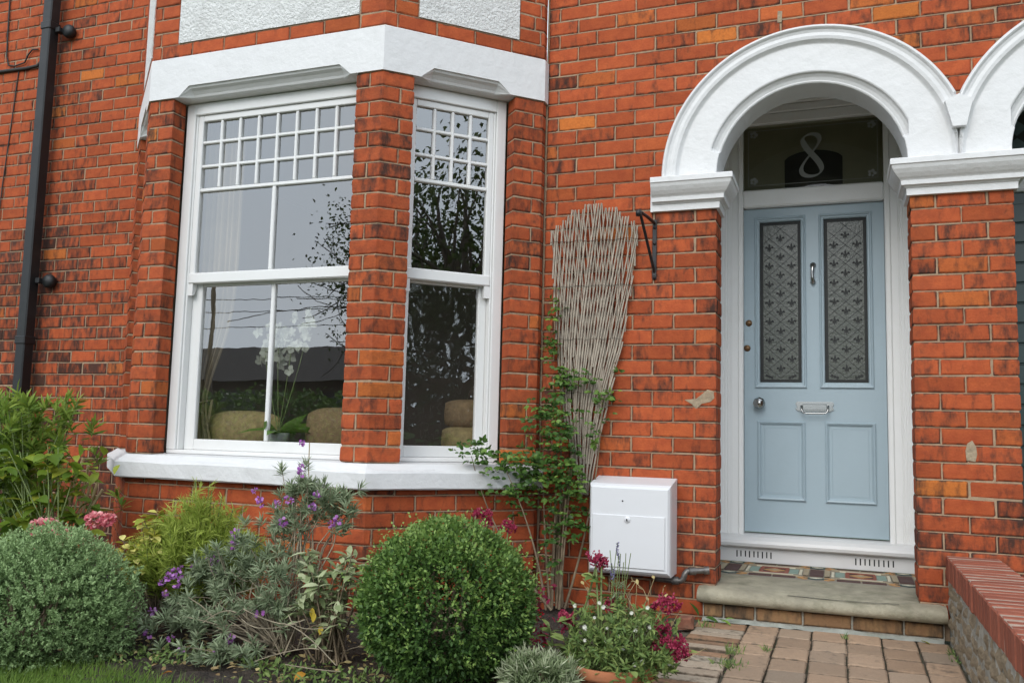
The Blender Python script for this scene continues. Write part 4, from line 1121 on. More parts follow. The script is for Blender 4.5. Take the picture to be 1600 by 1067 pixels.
# ---- willow fan trellis
tr = thing('willow_trellis', 'grey woven willow fan trellis narrowing downwards on the brick wall', 'trellis', (-.68, -.03, .6))
prof = [(.56, -.735, -.685), (.62, -.745, -.675), (.72, -.765, -.660), (1.05, -.835, -.590), (1.40, -.885, -.505), (1.80, -.915, -.445), (2.05, -.932, -.420), (2.26, -.94, -.41)]
def edge(z, k): return float(np.interp(z, [p[0] for p in prof], [p[k] for p in prof]))
def topz(q): return 2.238-.150*abs(q)**2.2
rt = random.Random(8); NR = 25
for fam in (-1, 1):
    for i in range(-10, NR+10):
        q0 = -1+2*i/(NR-1)+rt.uniform(-.022, .022); pts = []; zs = (0, 1.02, .80, 1.30)[i % 4]+rt.uniform(-.06, .06); 
        for k in range(60):
            t = k/59; z = .60+(2.26-.60)*t; q = q0+fam*(t-.5)*(.70+.05*math.sin(i*1.7))
            if abs(q) > 1.0 or z < zs: continue
            if z > topz(q)+rt.uniform(-.006, .006): break
            x = edge(z, 1)+(edge(z, 2)-edge(z, 1))*(q+1)/2
            pts.append((x, -.028-(.009 if fam > 0 else 0)+rt.uniform(-.001, .001), z))
        if len(pts) < 4: continue
        b = MB(); r0 = rt.uniform(.0046, .0066); b.tube(pts, [r0*(1.05-.3*k/len(pts)) for k in range(len(pts))], 5); b.build('rod', 'willow', tr)

for z in (.86, 1.16, 1.46, 1.76, 2.02):
    b = MB(); xa_, xb_ = edge(z, 1), edge(z, 2); b.tube([(xa_+(xb_-xa_)*k/14, -.044+.004*math.sin(k*2.3), z+.004*math.sin(k*1.7)) for k in range(15)], .0011, 4); b.build('tie_wire', 'cable_black', tr)

# ================================================================== PLANTS
RG = np.random.default_rng(11)
SHAPES = {
 'diamond': [(0, 0), (.45, 1), (1, 0)],
 'oval': [(0, 0), (.18, .62), (.45, 1), (.75, .72), (1, 0)],
 'lance': [(0, .25), (.3, .9), (.65, .75), (1, 0)],
 'blade': [(0, .7), (.35, 1), (.7, .7), (1, 0)],
}
def unit(a): return a/np.maximum(1e-9, np.linalg.norm(a, axis=-1, keepdims=True))
def rdir(n, up=0.0):
    d = RG.normal(size=(n, 3)); d[:, 2] += up; return unit(d)
class Leaves:
    def __init__(s): s.V = []; s.F = []; s.T = []; s.n = 0
    def add(s, base, d, L, W, tint, shape='diamond', fold=.25, droop=.15, nbias=(0, -.4, 1)):
        base = np.atleast_2d(np.asarray(base, float)); N_ = len(base); d = unit(np.broadcast_to(np.asarray(d, float), (N_, 3)).copy())
        L = np.broadcast_to(np.asarray(L, float), (N_,)); W = np.broadcast_to(np.asarray(W, float), (N_,)); tint = np.clip(np.broadcast_to(np.asarray(tint, float), (N_,)), 0, 1)
        nn = np.asarray(nbias, float)[None]+RG.normal(size=(N_, 3))*.55; nn = unit(nn-d*(nn*d).sum(1, keepdims=True)); sd_ = np.cross(d, nn)
        pr = SHAPES[shape]; vs = []; 
        for t, hw in pr:
            sp = base+d*(L*t)[:, None]-nn*(droop*L*t*t)[:, None]
            if hw == 0: vs.append(sp)
            else:
                lat = (W*.5*hw)[:, None]; vs += [sp-sd_*lat+nn*(fold*lat), sp, sp+sd_*lat+nn*(fold*lat)]
        # faces
        idx = []; k = 0
        for t, hw in pr: idx.append([k] if hw == 0 else [k, k+1, k+2]); k += 1 if hw == 0 else 3
        fs = []
        for a, b in zip(idx, idx[1:]):
            if len(a) == 1 and len(b) == 3: fs += [(a[0], b[1], b[0]), (a[0], b[2], b[1])]
            elif len(a) == 3 and len(b) == 1: fs += [(a[0], a[1], b[0]), (a[1], a[2], b[0])]
            elif len(a) == 3: fs += [(a[0], a[1], b[1]), (a[0], b[1], b[0]), (a[1], a[2], b[2]), (a[1], b[2], b[1])]
        V = np.stack(vs, 1).reshape(-1, 3); F = (np.array(fs)[None]+(np.arange(N_)*k)[:, None, None]).reshape(-1, 3)+s.n
        s.V.append(V); s.F.append(F); s.T.append(np.repeat(tint, k)); s.n += len(V)
    def build(s, name, mat, parent=None, kind='stuff', origin=None):
        V = np.concatenate(s.V); F = np.concatenate(s.F); T = np.concatenate(s.T)
        off = np.zeros(3)
        if parent is not None:
            p = parent
            while p is not None: off += np.array(p.location); p = p.parent
        c = np.array([V[:, 0].mean(), V[:, 1].mean(), V[:, 2].min()]) if origin is None else np.array(origin)
        me = bpy.data.meshes.new(name); me.vertices.add(len(V)); me.loops.add(len(F)*3); me.polygons.add(len(F))
        me.vertices.foreach_set('co', (V-c).astype(np.float32).ravel()); me.loops.foreach_set('vertex_index', F.ravel().astype(np.int32))
        me.polygons.foreach_set('loop_start', np.arange(0, len(F)*3, 3, dtype=np.int32)); me.update(calc_edges=True)
        at = me.attributes.new('tint', 'FLOAT', 'POINT'); at.data.foreach_set('value', T.astype(np.float32))
        me.materials.append(mt(mat)); o = link(name, me, parent, kind); o.location = Vector(c-off); return o
def small_leaf_mesh(name, mat, L, W, shape='oval', n=1, tint=.5, fold=.3, droop=.2):
    q = Leaves(); q.add(np.zeros((n, 3)), (0, 0, 1) if n > 1 else (0, -1, .0), L, W, tint, shape, fold, droop, (0, 0, 1)); return q
def noise3(p, f, seed=0):
    """cheap lumpy field from a few sines"""
    r = np.random.default_rng(seed); v = 0
    for k in range(6):
        w_ = r.normal(size=3)*f; v = v+np.sin(p@w_+r.uniform(0, 6.28))
    return v/6
def curve(p0, p1, bend=(0, 0, 0), n=7):
    p0, p1, bend = map(np.array, (p0, p1, bend)); t = np.linspace(0, 1, n)[:, None]
    return p0*(1-t)+p1*t+bend*(4*t*(1-t))

# ---- clipped box ball
def box_ball():
    t = thing('box_ball', 'dense clipped green box ball in front of the bay wall', 'shrub', (-.82, -1.55, -.03))
    c = np.array([-.822, -1.56, .262]); rad = np.array([.326, .32, .305])
    lv = Leaves()
    for shell, n in ((1.0, 15000), (.90, 8000), (.74, 6000), (.60, 5000)):
        d = rdir(n); d = d[(d[:, 2] > -.93)]; lump = 1+.075*noise3(d, 2.6, 1)+.065*noise3(d, 7, 2)+.05*noise3(d, 16, 5)
        p = c+d*rad*(shell*lump*(1+RG.normal(size=len(d))*.028))[:, None]
        ld = unit(d*.8+RG.normal(size=d.shape)*.65+np.array([0, 0, .35]))
        hole = noise3(d, 9, 7); keep = (hole > -.30) | (RG.random(len(d)) < .18) | (shell < .7); p, ld, d = p[keep], ld[keep], d[keep]
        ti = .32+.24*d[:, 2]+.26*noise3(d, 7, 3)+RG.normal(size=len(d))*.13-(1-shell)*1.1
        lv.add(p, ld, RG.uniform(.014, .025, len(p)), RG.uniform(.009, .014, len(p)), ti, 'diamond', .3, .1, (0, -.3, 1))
    # loose new shoots
    for _ in range(520):
        d = rdir(1)[0]
        if d[2] < -.5: continue
        b0 = c+d*rad*1.0; q = unit(d+np.array([0, 0, .5])+RG.normal(size=3)*.3); n = 7; ts = np.linspace(0, 1, n)[:, None]
        lv.add(b0+q*ts*(RG.uniform(.03, .07) if RG.random() < .9 else RG.uniform(.08, .12)), unit(q*.6+RG.normal(size=(n, 3))*.6), .016, .009, RG.uniform(.6, 1, n), 'diamond')
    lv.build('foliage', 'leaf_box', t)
    b = MB()
    for k in range(14):
        a = rdir(1, .8)[0]; b.tube(curve(c*[1, 1, 0]+[0, 0, -.02], c+a*rad*.55, RG.normal(size=3)*.03), [.012-.0012*i for i in range(7)], 5)
    b.build('branches', 'woody', t, 'stuff')
box_ball()

# ---- grey-green hebe mound
def mound(name, label, cat, c, rad, nshoot, lmat, L, W, nl, seed, tint0=.4, low=-.75, holes=-.6, group=None, up=.5):
    t = thing(name, label, cat, (c[0], c[1], -.03), group); c = np.array(c); rad = np.array(rad); lv = Leaves()
    d = rdir(int(nshoot*1.5)); d = d[d[:, 2] > low][:nshoot]
    lump = 1+.13*noise3(d, 2.8, seed)+.08*noise3(d, 7, seed+1)
    keep = noise3(d, 9, seed+2) > holes+.08; d, lump = d[keep], lump[keep]
    for depth_ in (1., .86, .70):
        tip = c+d*rad*(lump*depth_*(1+RG.normal(size=len(d))*.03))[:, None]
        ax = unit(d*.7+np.array([0, 0, up])+RG.normal(size=d.shape)*.25)
        for k in range(nl):
            h = RG.random(len(d)); a = RG.uniform(0, 6.28, len(d)); e1 = unit(np.cross(ax, RG.normal(size=d.shape))); 
            ld = unit(ax*(.35+.7*h[:, None])+e1*(1-.45*h[:, None]))
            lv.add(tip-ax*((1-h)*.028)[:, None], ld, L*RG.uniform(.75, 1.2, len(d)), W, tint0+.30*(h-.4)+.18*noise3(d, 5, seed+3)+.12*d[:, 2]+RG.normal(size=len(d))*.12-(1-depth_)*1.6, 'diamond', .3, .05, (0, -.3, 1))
    lv.build('foliage', lmat, t)
    b = MB()
    for k in range(22):
        a = rdir(1, .5)[0]; a[2] = abs(a[2]); b.tube(curve(c*[1, 1, 0]+[0, 0, -.02], c+a*rad*.55, RG.normal(size=3)*.03), [.008-.0008*i for i in range(7)], 4)
    b.build('branches', 'woody', t, 'stuff')
    return t
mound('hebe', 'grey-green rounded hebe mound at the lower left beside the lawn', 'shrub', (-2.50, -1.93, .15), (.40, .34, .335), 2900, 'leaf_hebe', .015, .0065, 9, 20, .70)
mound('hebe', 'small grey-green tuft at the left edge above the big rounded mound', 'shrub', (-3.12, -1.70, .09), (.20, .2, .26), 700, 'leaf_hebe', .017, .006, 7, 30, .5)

# ---- tall shrub at the left edge: whorled narrow leaves
def shoots(lv, base_tips, L, W, nl, span, spread, tintf, shape='lance', droop=.25):
    for (p, ax) in base_tips:
        p = np.array(p); ax = unit(np.array(ax)); h = RG.random(nl); ph = RG.uniform(0, 6.28, nl)
        e1 = unit(np.cross(ax, [.3, .7, .2])); e2 = np.cross(ax, e1)
        rad_ = e1*np.cos(ph)[:, None]+e2*np.sin(ph)[:, None]
        lv.add(p-ax*((1-h)*span)[:, None], unit(ax*(.25+.8*h[:, None])+rad_*(spread*(1-.5*h[:, None]))), L*RG.uniform(.7, 1.2, nl), W, tintf(h), shape, .3, droop, (0, -.2, 1))
def tall_shrub():
    t = thing('leafy_shrub', 'tall shrub of upright narrow green leaves at the left edge', 'shrub', (-3.5, -1.15, -.03))
    lv = Leaves(); b = MB(); tips = []; root = np.array([-3.55, -1.12, 0])
    for k in range(150):
        z = RG.uniform(.42, 1.08); x = -3.62+RG.normal()*.20+(z-.5)*-.05; 
        if z > .80 and x > -3.28: continue
        if x > -3.02: continue
        p = np.array([x, -1.15+RG.normal()*.13, z]); ax = unit(np.array([RG.normal()*.35+.1, -.15+RG.normal()*.3, 1.0])); tips.append((p, ax))
        if k % 2 == 0: b.tube(curve(root+RG.normal(size=3)*[.08, .06, 0], p, RG.normal(size=3)*.03), [.006-.0006*i for i in range(7)], 4)
    shoots(lv, tips, .075, .015, 22, .10, .9, lambda h: .35+.45*h+RG.normal(size=len(h))*.15)
    lv.build('foliage', 'leaf_shrub', t); b.build('stems', 'green_stem', t, 'stuff')
tall_shrub()
# ---- hydrangea: broad yellowing leaves (each a leaf) and pink heads
def leaf_variants(mat, L, W, n=6, shape='oval', tints=None):
    out = []
    for k in range(n):
        q = Leaves(); ti = RG.random() if tints is None else tints[k % len(tints)]
        q.add(np.zeros((1, 3)), (0, -1, 0), L*RG.uniform(.85, 1.1), W*RG.uniform(.85, 1.1), ti, shape, .28, RG.uniform(.15, .5), (0, 0, 3)); o = q.build('leaf', mat, None, None, (0, 0, 0)); me = o.data; bpy.data.objects.remove(o); out.append(me)
    return out
def put(me, name, parent, p, d, sc=1.0, roll=0):
    o = link(name, me, parent); off = Vector((0, 0, 0)); q = parent
    while q is not None: off += Vector(q.location); q = q.parent
    o.location = Vector(p)-off; o.rotation_mode = 'QUATERNION'; from mathutils import Quaternion
    o.rotation_quaternion = Vector(d).to_track_quat('-Y', 'Z') @ Quaternion((0, 1, 0), roll); o.scale = (sc, sc, sc); return o
def hydrangea():
    t = thing('hydrangea', 'hydrangea with broad yellowing leaves and pink heads by the left wall', 'hydrangea', (-3.1, -1.4, -.03))
    me = leaf_variants('leaf_broad', .105, .062, 10, 'oval', [.05, .15, .3, .4, .5, .6, .75, .9, .35, .2]); rr = np.random.default_rng(5)
    root = np.array([-3.12, -1.35, 0]); b = MB()
    for k in range(58):
        z = rr.uniform(.14, .82); x = -3.24+rr.normal()*.17; y = -1.38+rr.normal()*.10
        if x > -2.98: x = -3.05-rr.random()*.2
        tip = np.array([x, y, z]); b.tube(curve(root+rr.normal(size=3)*[.10, .06, 0], tip, rr.normal(size=3)*.03), [.006-.0006*i for i in range(7)], 4)
        for q in range(7):
            a = rr.uniform(0, 6.28); d = (math.cos(a), math.sin(a)-.35, rr.uniform(-.25, .45)); put(me[rr.integers(10)], 'leaf', t, tip-np.array([0, 0, rr.uniform(0, .10)]), d, rr.uniform(.6, 1.15), rr.normal()*.3)
    b.build('stems', 'green_stem', t, 'stuff')
    for (x, y, z, r) in ((-3.01, -1.50, .414, .050), (-3.06, -1.50, .283, .050), (-2.675, -1.50, .474, .036), (-2.60, -1.50, .478, .024), (-2.87, -1.50, .384, .034), (-2.96, -1.50, .43, .030)):
        h = Leaves(); d = rdir(110, .5); h.add(np.array([x, y, z])+d*np.array([r, r, r*.7]), unit(d+RG.normal(size=d.shape)*.5), .020, .020, .45+.3*d[:, 2]+RG.normal(size=110)*.25, 'oval', .15, .1, (0, -.6, .8))
        h.build('flower_head', 'petal_pink', t, None)
hydrangea()
def canes():
    t = thing('bare_canes', 'bundle of dry tan canes leaning at the foot of the left wall', 'canes', (-3.2, -1.15, 0)); 
    for k in range(5):
        b = MB(); x = -3.34+.022*k; b.tube(curve((x, -1.15, 0), (x+.17+.015*k, -1.13, .74-.04*k), RG.normal(size=3)*.02), .008, 5); b.build('cane', 'cane', t)
    lv = leaf_variants('leaf_broad', .075, .045, 6, 'oval', [.45, .6, .8, .95, .3, .7])
    for k in range(26): put(lv[k % 6], 'leaf', t, (-3.19+RG.normal()*.09, -1.18+RG.normal()*.04, .70+RG.normal()*.06), (RG.normal(), -.6+RG.normal()*.5, RG.normal()*.4), RG.uniform(.7, 1.1))
canes()

# ---- golden variegated euonymus
def euonymus():
    t = thing('euonymus', 'low shrub with bright golden yellow leaves against the bay wall', 'shrub', (-2.4, -1.40, -.03))
    me = leaf_variants('leaf_gold', .050, .034, 8, 'oval', [.1, .3, .55, .7, .8, .9, 1, .45]); rr = np.random.default_rng(6); b = MB()
    for k in range(56):
        z = rr.uniform(.26, .47) if k > 5 else rr.uniform(.46, .54); x = -2.41+rr.normal()*.060 if k > 5 else -2.38+rr.normal()*.02; tip = np.array([x, -1.42+rr.normal()*.05, z])
        b.tube(curve((-2.4+rr.normal()*.03, -1.40, 0), tip, rr.normal(size=3)*.02), [.004-.0004*i for i in range(7)], 4)
        for q in range(8):
            a = rr.uniform(0, 6.28); put(me[rr.integers(8) if k > 5 else rr.integers(4)], 'leaf', t, tip-np.array([0, 0, rr.uniform(0, .07)]), (math.cos(a), math.sin(a)-.4, rr.uniform(-.1, .7)), rr.uniform(.7, 1.15), rr.normal()*.3)
    b.build('stems', 'woody', t, 'stuff')
euonymus()

# ---- feathery bright green shrub
def feathery():
    t = thing('feathery_shrub', 'feathery bright green thread-leaved shrub below the bay sill', 'shrub', (-2.22, -1.3, -.03))
    lv = Leaves(); b = MB(); root = np.array([-2.22, -1.28, 0])
    for k in range(520):
        a = RG.uniform(0, 6.28); r = RG.random()**.5; x = -2.20+.36*r*math.cos(a); y = -1.34+.22*r*math.sin(a)
        z = .16+.37*(1-r*r*.5)*RG.uniform(.35, 1.12)+(.10 if abs(x+2.20) < .08 and RG.random() < .3 else 0)
        p = np.array([x, y, z]); ax = unit(np.array([(x+2.22)*1.6+RG.normal()*.35, (y+1.3)*1.3-.15+RG.normal()*.3, .75+RG.normal()*.25])); n = 46
        h = RG.random(n); e = unit(RG.normal(size=(n, 3))); e = unit(e-ax*(e@ax)[:, None])
        lv.add(p-ax*((1-h)*.15)[:, None], unit(ax*.9+e*.75), RG.uniform(.035, .075, n), .0046, .3+.5*h+RG.normal(size=n)*.15+.2*(z-.35), 'diamond', .2, .35, (0, -.2, 1))
        if k % 4 == 0: b.tube(curve(root+RG.normal(size=3)*[.05, .05, 0], p, RG.normal(size=3)*.02), [.004-.0004*i for i in range(7)], 4)
    # a few tall whisps
    for (x, z) in ((-2.28, .66), (-2.18, .62), (-2.33, .57), (-2.12, .60), (-2.05, .55)):
        p = np.array([x, -1.3, z]); n = 46; h = RG.random(n); ax = unit(np.array([RG.normal()*.25, -.1, 1])); e = unit(RG.normal(size=(n, 3)))
        lv.add(p-ax*((1-h)*.20)[:, None], unit(ax+e*.5), .04, .004, .55+.4*h, 'diamond'); b.tube([root, tuple(p*.5+root*.5), tuple(p)], .003, 4)
    lv.build('foliage', 'leaf_feather', t); b.build('stems', 'green_stem', t, 'stuff')
feathery()

# ---- purple wallflower (erysimum): woody, grey leaf rosettes, purple flowers
def flower_mesh(mat, n, r, seed):
    q = Leaves(); d = rdir(n, .6); q.add(d*r*.5, unit(d+RG.normal(size=d.shape)*.3), r*.9, r*.9, RG.random(n), 'oval', .1, .1, (0, -.5, 1)); o = q.build('flower', mat, None, None, (0, 0, 0)); me = o.data; bpy.data.objects.remove(o); return me
def wallflower():
    t = thing('wallflower', 'sprawling purple-flowered wallflower with grey leaf rosettes and bare woody stems', 'wallflower', (-1.65, -1.5, -.03))
    lv = Leaves(); b = MB(); root = np.array([-1.60, -1.50, .0]); rr = np.random.default_rng(9); tips = []
    clusters = [(-1.55, -1.42, .63, .14, .10, 66), (-1.42, -1.40, .60, .07, .06, 14), (-1.70, -1.36, .52, .08, .06, 14), (-1.97, -1.52, .28, .14, .08, 52), (-1.80, -1.52, .38, .13, .09, 34), (-1.66, -1.48, .46, .10, .07, 16), (-1.52, -1.60, .33, .09, .08, 16), (-1.58, -1.62, .22, .09, .07, 26), (-2.0, -1.66, .10, .15, .05, 26), (-1.68, -1.76, .04, .13, .04, 22), (-2.12, -1.50, .18, .07, .06, 12), (-1.85, -1.70, .16, .10, .06, 16)]
    for (x, y, z, sx, sz, n) in clusters:
        cen = np.array([x, y, z]); mid = (root+cen)/2+rr.normal(size=3)*.03
        for k in range(n):
            p = cen+rr.normal(size=3)*[sx*.62, .05, sz*.62]; p[2] = max(p[2], .015); ax = unit((p-mid)*1.2+np.array([0, -.15, .35])*(1)+rr.normal(size=3)*.25); tips.append((p, ax))
            if k % 4 == 0:
                hub = cen*.72+root*.28+rr.normal(size=3)*.02; b.tube(np.concatenate([curve(root+rr.normal(size=3)*[.03, .03, 0], hub, rr.normal(size=3)*.03, 5), curve(hub, p, rr.normal(size=3)*.012, 4)[1:]]), [.0045, .004, .0036, .0032, .0028, .0024, .002, .0016], 4)
    shoots(lv, tips, .046, .0062, 30, .035, 1.0, lambda h: .42+.3*h+RG.normal(size=len(h))*.16)
    lv.build('foliage', 'leaf_erysimum', t); b.build('stems', 'woody_pale', t, 'stuff')
    # dry litter stems
    b = MB()
    for k in range(26):
        x = rr.uniform(-2.15, -1.3); y = rr.uniform(-1.85, -1.4); a = rr.uniform(-.6, .6); ln = rr.uniform(.12, .35); z = rr.uniform(.01, .22)
        b.tube(curve((x, y, z), (x+ln*math.cos(a), y+ln*math.sin(a)*.3, max(.0, z+rr.uniform(-.12, .14))), rr.normal(size=3)*.02), .0022, 4)
    b.build('dead_stems', 'woody_pale', t, 'stuff')
    fm = [flower_mesh('petal_purple', 14, .017, k) for k in range(5)]
    fl = [(-1.545, .868), (-1.535, .765), (-1.535, .74), (-1.655, .605), (-1.745, .618), (-1.738, .60), (-1.77, .655), (-1.60, .625), (-1.585, .62), (-1.455, .655), (-1.48, .60), (-1.38, .535), (-1.345, .555), (-1.62, .53), (-1.86, .465), (-1.865, .415), (-1.97, .355), (-1.955, .335), (-1.945, .30), (-1.99, .34), (-2.06, .32), (-2.12, .30), (-2.14, .285), (-2.11, .27), (-2.15, .255), (-2.165, .26), (-2.18, .235), (-2.10, .235), (-2.13, .19), (-2.36, .275), (-2.36, .20), (-2.145, .115), (-2.10, .03), (-1.70, .05), (-1.735, -.0), (-1.62, .155), (-1.98, .02), (-1.90, -.01)]
    for k, (x, z) in enumerate(fl):
        y = -1.52-max(0, .34-z)*.7 if x > -2.3 else -1.72; dz = max(0, .30-z)*.12
        p = (x, y, max(.015, z+dz)); o = put(fm[k % 5], 'flower', t, p, (0, -1, .3), float(rr.uniform(.75, 1.2)), rr.uniform(0, 6))
    b = MB(); b.tube([(-1.54, -1.44, .62), (-1.55, -1.45, .75), (-1.545, -1.46, .868)], .0022, 4); b.build('flower_stalk', 'cane', t)
wallflower()

# ---- variegated sage
def sage():
    t = thing('variegated_sage', 'pale cream-edged sage with bare lower stems beside the box ball', 'sage', (-1.34, -1.55, -.03))
    me = leaf_variants('leaf_sage', .066, .027, 8, 'oval', [.2, .35, .5, .6, .75, .9, .45, 1.0]); rr = np.random.default_rng(7); b = MB(); yl = leaf_variants('leaf_autumn', .04, .022, 2, 'oval', [.95, .8])
    for k in range(44):
        z = rr.uniform(.16, .46); x = -1.41+rr.normal()*.085; tip = np.array([x+.06, -1.56+rr.normal()*.06, z*.95]); b.tube(curve((-1.34+rr.normal()*.04, -1.56+rr.normal()*.03, 0), tip, rr.normal(size=3)*.02), [.005-.0005*i for i in range(7)], 4)
        for q in range(9):
            a = rr.uniform(0, 6.28); put(me[rr.integers(8)], 'leaf', t, tip-np.array([0, 0, rr.uniform(0, .09)]), (math.cos(a)*.8, math.sin(a)*.7-.3, rr.uniform(-.1, .8)), rr.uniform(.65, 1.1), rr.normal()*.3)
    for p in ((-1.38, -1.63, .215), (-1.365, -1.64, .20), (-1.33, -1.64, .155)): put(yl[0], 'leaf', t, p, (.2, -.5, -.8))
    b.build('stems', 'woody', t, 'stuff')
sage()

# ---- sedum behind the box ball and beside the trellis
def flower_plate(c, r, seed):
    q = Leaves(); n = int(420*(r/.05)**1.5); a = RG.uniform(0, 6.28, n); rr = r*np.sqrt(RG.random(n)); lump = .012*np.sin(a*3+seed)+.010*np.cos(rr/r*9+seed)
    p = np.array(c)+np.stack([rr*np.cos(a), rr*np.sin(a)*.8, lump-.25*rr*rr/r+RG.normal(size=n)*.004], 1)
    q.add(p, unit(RG.normal(size=(n, 3))*.7+[0, -.3, 1]), .011, .008, .5+lump*14+RG.normal(size=n)*.22, 'diamond', .1, 0, (0, -.5, .8)); return q
SM = {}
def sedum(label, stems, leaf_n, y, group, name='sedum'):
    cx = sum(s_[0] for s_ in stems)/len(stems); t = thing(name, label, 'sedum', (cx, y, -.03), group); rr = np.random.default_rng(int(abs(cx)*1000))
    if 'leaf' not in SM: SM['leaf'] = leaf_variants('leaf_pot', .062, .028, 6, 'oval', [.3, .45, .6, .75, .5, .9])
    for k, (x, z, r, bx_, by_) in enumerate(stems):
        b = MB(); pts = curve((bx_, by_, 0), (x, y, z-.01), (0, -.02, .03)); b.tube(pts, [.005]*4+[.004]*3, 5); b.build('stem', 'green_stem', t)
        flower_plate((x, y, z), r, k).build('flower_head', 'petal_sedum', t, None)
        for q in range(leaf_n):
            i = rr.integers(2, 7); a = rr.uniform(0, 6.28); put(SM['leaf'][rr.integers(6)], 'leaf', t, pts[i], (math.cos(a), math.sin(a)-.3, rr.uniform(-.1, .6)), rr.uniform(.6, 1.1), rr.normal()*.3)
    return t
sedum('three dull pink flat sedum heads rising behind the box ball', [(-1.005, .545, .052, -.98, -.72), (-.985, .502, .036, -.96, -.72), (-.868, .492, .046, -.90, -.70)], 5, -.78, 'sedum plants')

# ---- climber on the trellis
def climber():
    t = thing('climbing_plant', 'leafy green climber scrambling up the trellis and corner of the bay', 'climber', (-.85, -.2, -.03))
    lv = Leaves(); b = MB(); rr = np.random.default_rng(12)
    stems = [((-.84, -.16, 0), (-.85, -.10, 1.0)), ((-.82, -.14, 0), (-.88, -.07, 1.75)), ((-.80, -.15, 0), (-.72, -.12, 1.1)), ((-.86, -.2, 0), (-1.05, -.34, .72)), ((-.83, -.2, 0), (-1.24, -.38, .80)), ((-.78, -.12, 0), (-.60, -.10, 1.2)), ((-.80, -.16, 0), (-.74, -.16, .8)), ((-.85, -.16, 0), (-.93, -.10, .9))]
    for k, (p, q) in enumerate(stems): b.tube(curve(p, q, rr.normal(size=3)*[.03, .01, .03], 11), [.008-.0006*i for i in range(11)], 5)
    for k in range(3):
        x = -.86+.03*k; b.tube(curve((x, -.10, 0), (x+.02, -.08, rr.uniform(.5, .75)), rr.normal(size=3)*.015), .010, 5)
    b.build('stems', 'woody', t, 'stuff')
    blobs = [(-1.24, -.38, .84, .05, .05, 34), (-1.11, -.34, .77, .09, .05, 60), (-.95, -.24, .78, .12, .08, 120), (-1.02, -.30, .62, .08, .06, 60), (-.90, -.22, 1.03, .08, .07, 60), (-.82, -.16, .93, .11, .10, 110), (-.63, -.10, .94, .05, .07, 22), (-.86, -.20, .68, .14, .10, 170), (-.74, -.14, .68, .07, .10, 70), (-.78, -.16, .45, .10, .09, 60), (-.85, -.2, .28, .05, .08, 18), (-.66, -.12, .46, .05, .08, 22), (-.72, -.10, 1.22, .09, .04, 40), (-.58, -.09, 1.12, .05, .06, 26), (-.83, -.10, 1.23, .05, .07, 34), (-.89, -.09, 1.40, .035, .08, 28), (-.88, -.09, 1.62, .03, .08, 22), (-.86, -.09, 1.08, .05, .06, 26)]
    for (x, y, z, sx, sz, n) in blobs:
        for k in range(int(n*.72)):
            p = np.array([x, y, z])+rr.normal(size=3)*[sx*.68, .035, sz*.75]; p[1] = min(p[1], -.045 if p[0] > -.98 else p[1]); 
            if p[0] < -.985: p[1] = min(p[1], -.075-(-.985-p[0])*1.0-.05)
            ax = unit(np.array([rr.normal()*.8, -.55+rr.normal()*.3, .15+rr.normal()*.5])); L_ = rr.uniform(.020, .042); base_t = .42+.28*rr.normal()+.2*(z-.8)
            side = unit(np.cross(ax, [0, 0, 1.])); q = [ax, unit(ax*.5+side*.8), unit(ax*.5-side*.8)]+([unit(ax*.05+side), unit(ax*.05-side)] if rr.random() < .5 else [])
            lv.add(np.repeat(p[None], len(q), 0)+np.array(q)*.004, np.array(q), L_, L_*.52, base_t, 'oval', .25, .25, (0, -.7, .7))
    lv.build('foliage', 'leaf_climber', t)
climber()

# ---- terracotta pot with mixed planting
pot = thing('terracotta_pot', 'terracotta pot at the bottom edge crowded with plants', 'pot', (-.19, -1.46, -.03))
b = MB(); b.lathe([(.118, -.20), (.150, .02), (.152, .062), (.166, .064), (.170, .074), (.170, .098), (.166, .104), (.156, .104), (.148, .092), (.142, .05)], (-.19, -1.46, 0), 36); b.build('pot_body', 'terracotta', pot)
b = MB(); b.lathe([(0, .062), (.146, .060)], (-.19, -1.46, 0), 24); b.build('potting_soil', 'soil', pot)
sedum('crimson sedum with large drooping heads growing in the terracotta pot', [(.025, .200, .070, -.12, -1.45), (-.005, .245, .040, -.12, -1.45), (.015, .335, .055, -.14, -1.45), (.06, .165, .045, -.12, -1.45), (-.252, .470, .034, -.22, -1.45), (-.230, .455, .026, -.22, -1.45), (-.362, .245, .034, -.27, -1.46), (-.352, .215, .028, -.27, -1.46), (-.195, .312, .026, -.2, -1.45)], 6, -1.47, 'sedum plants')
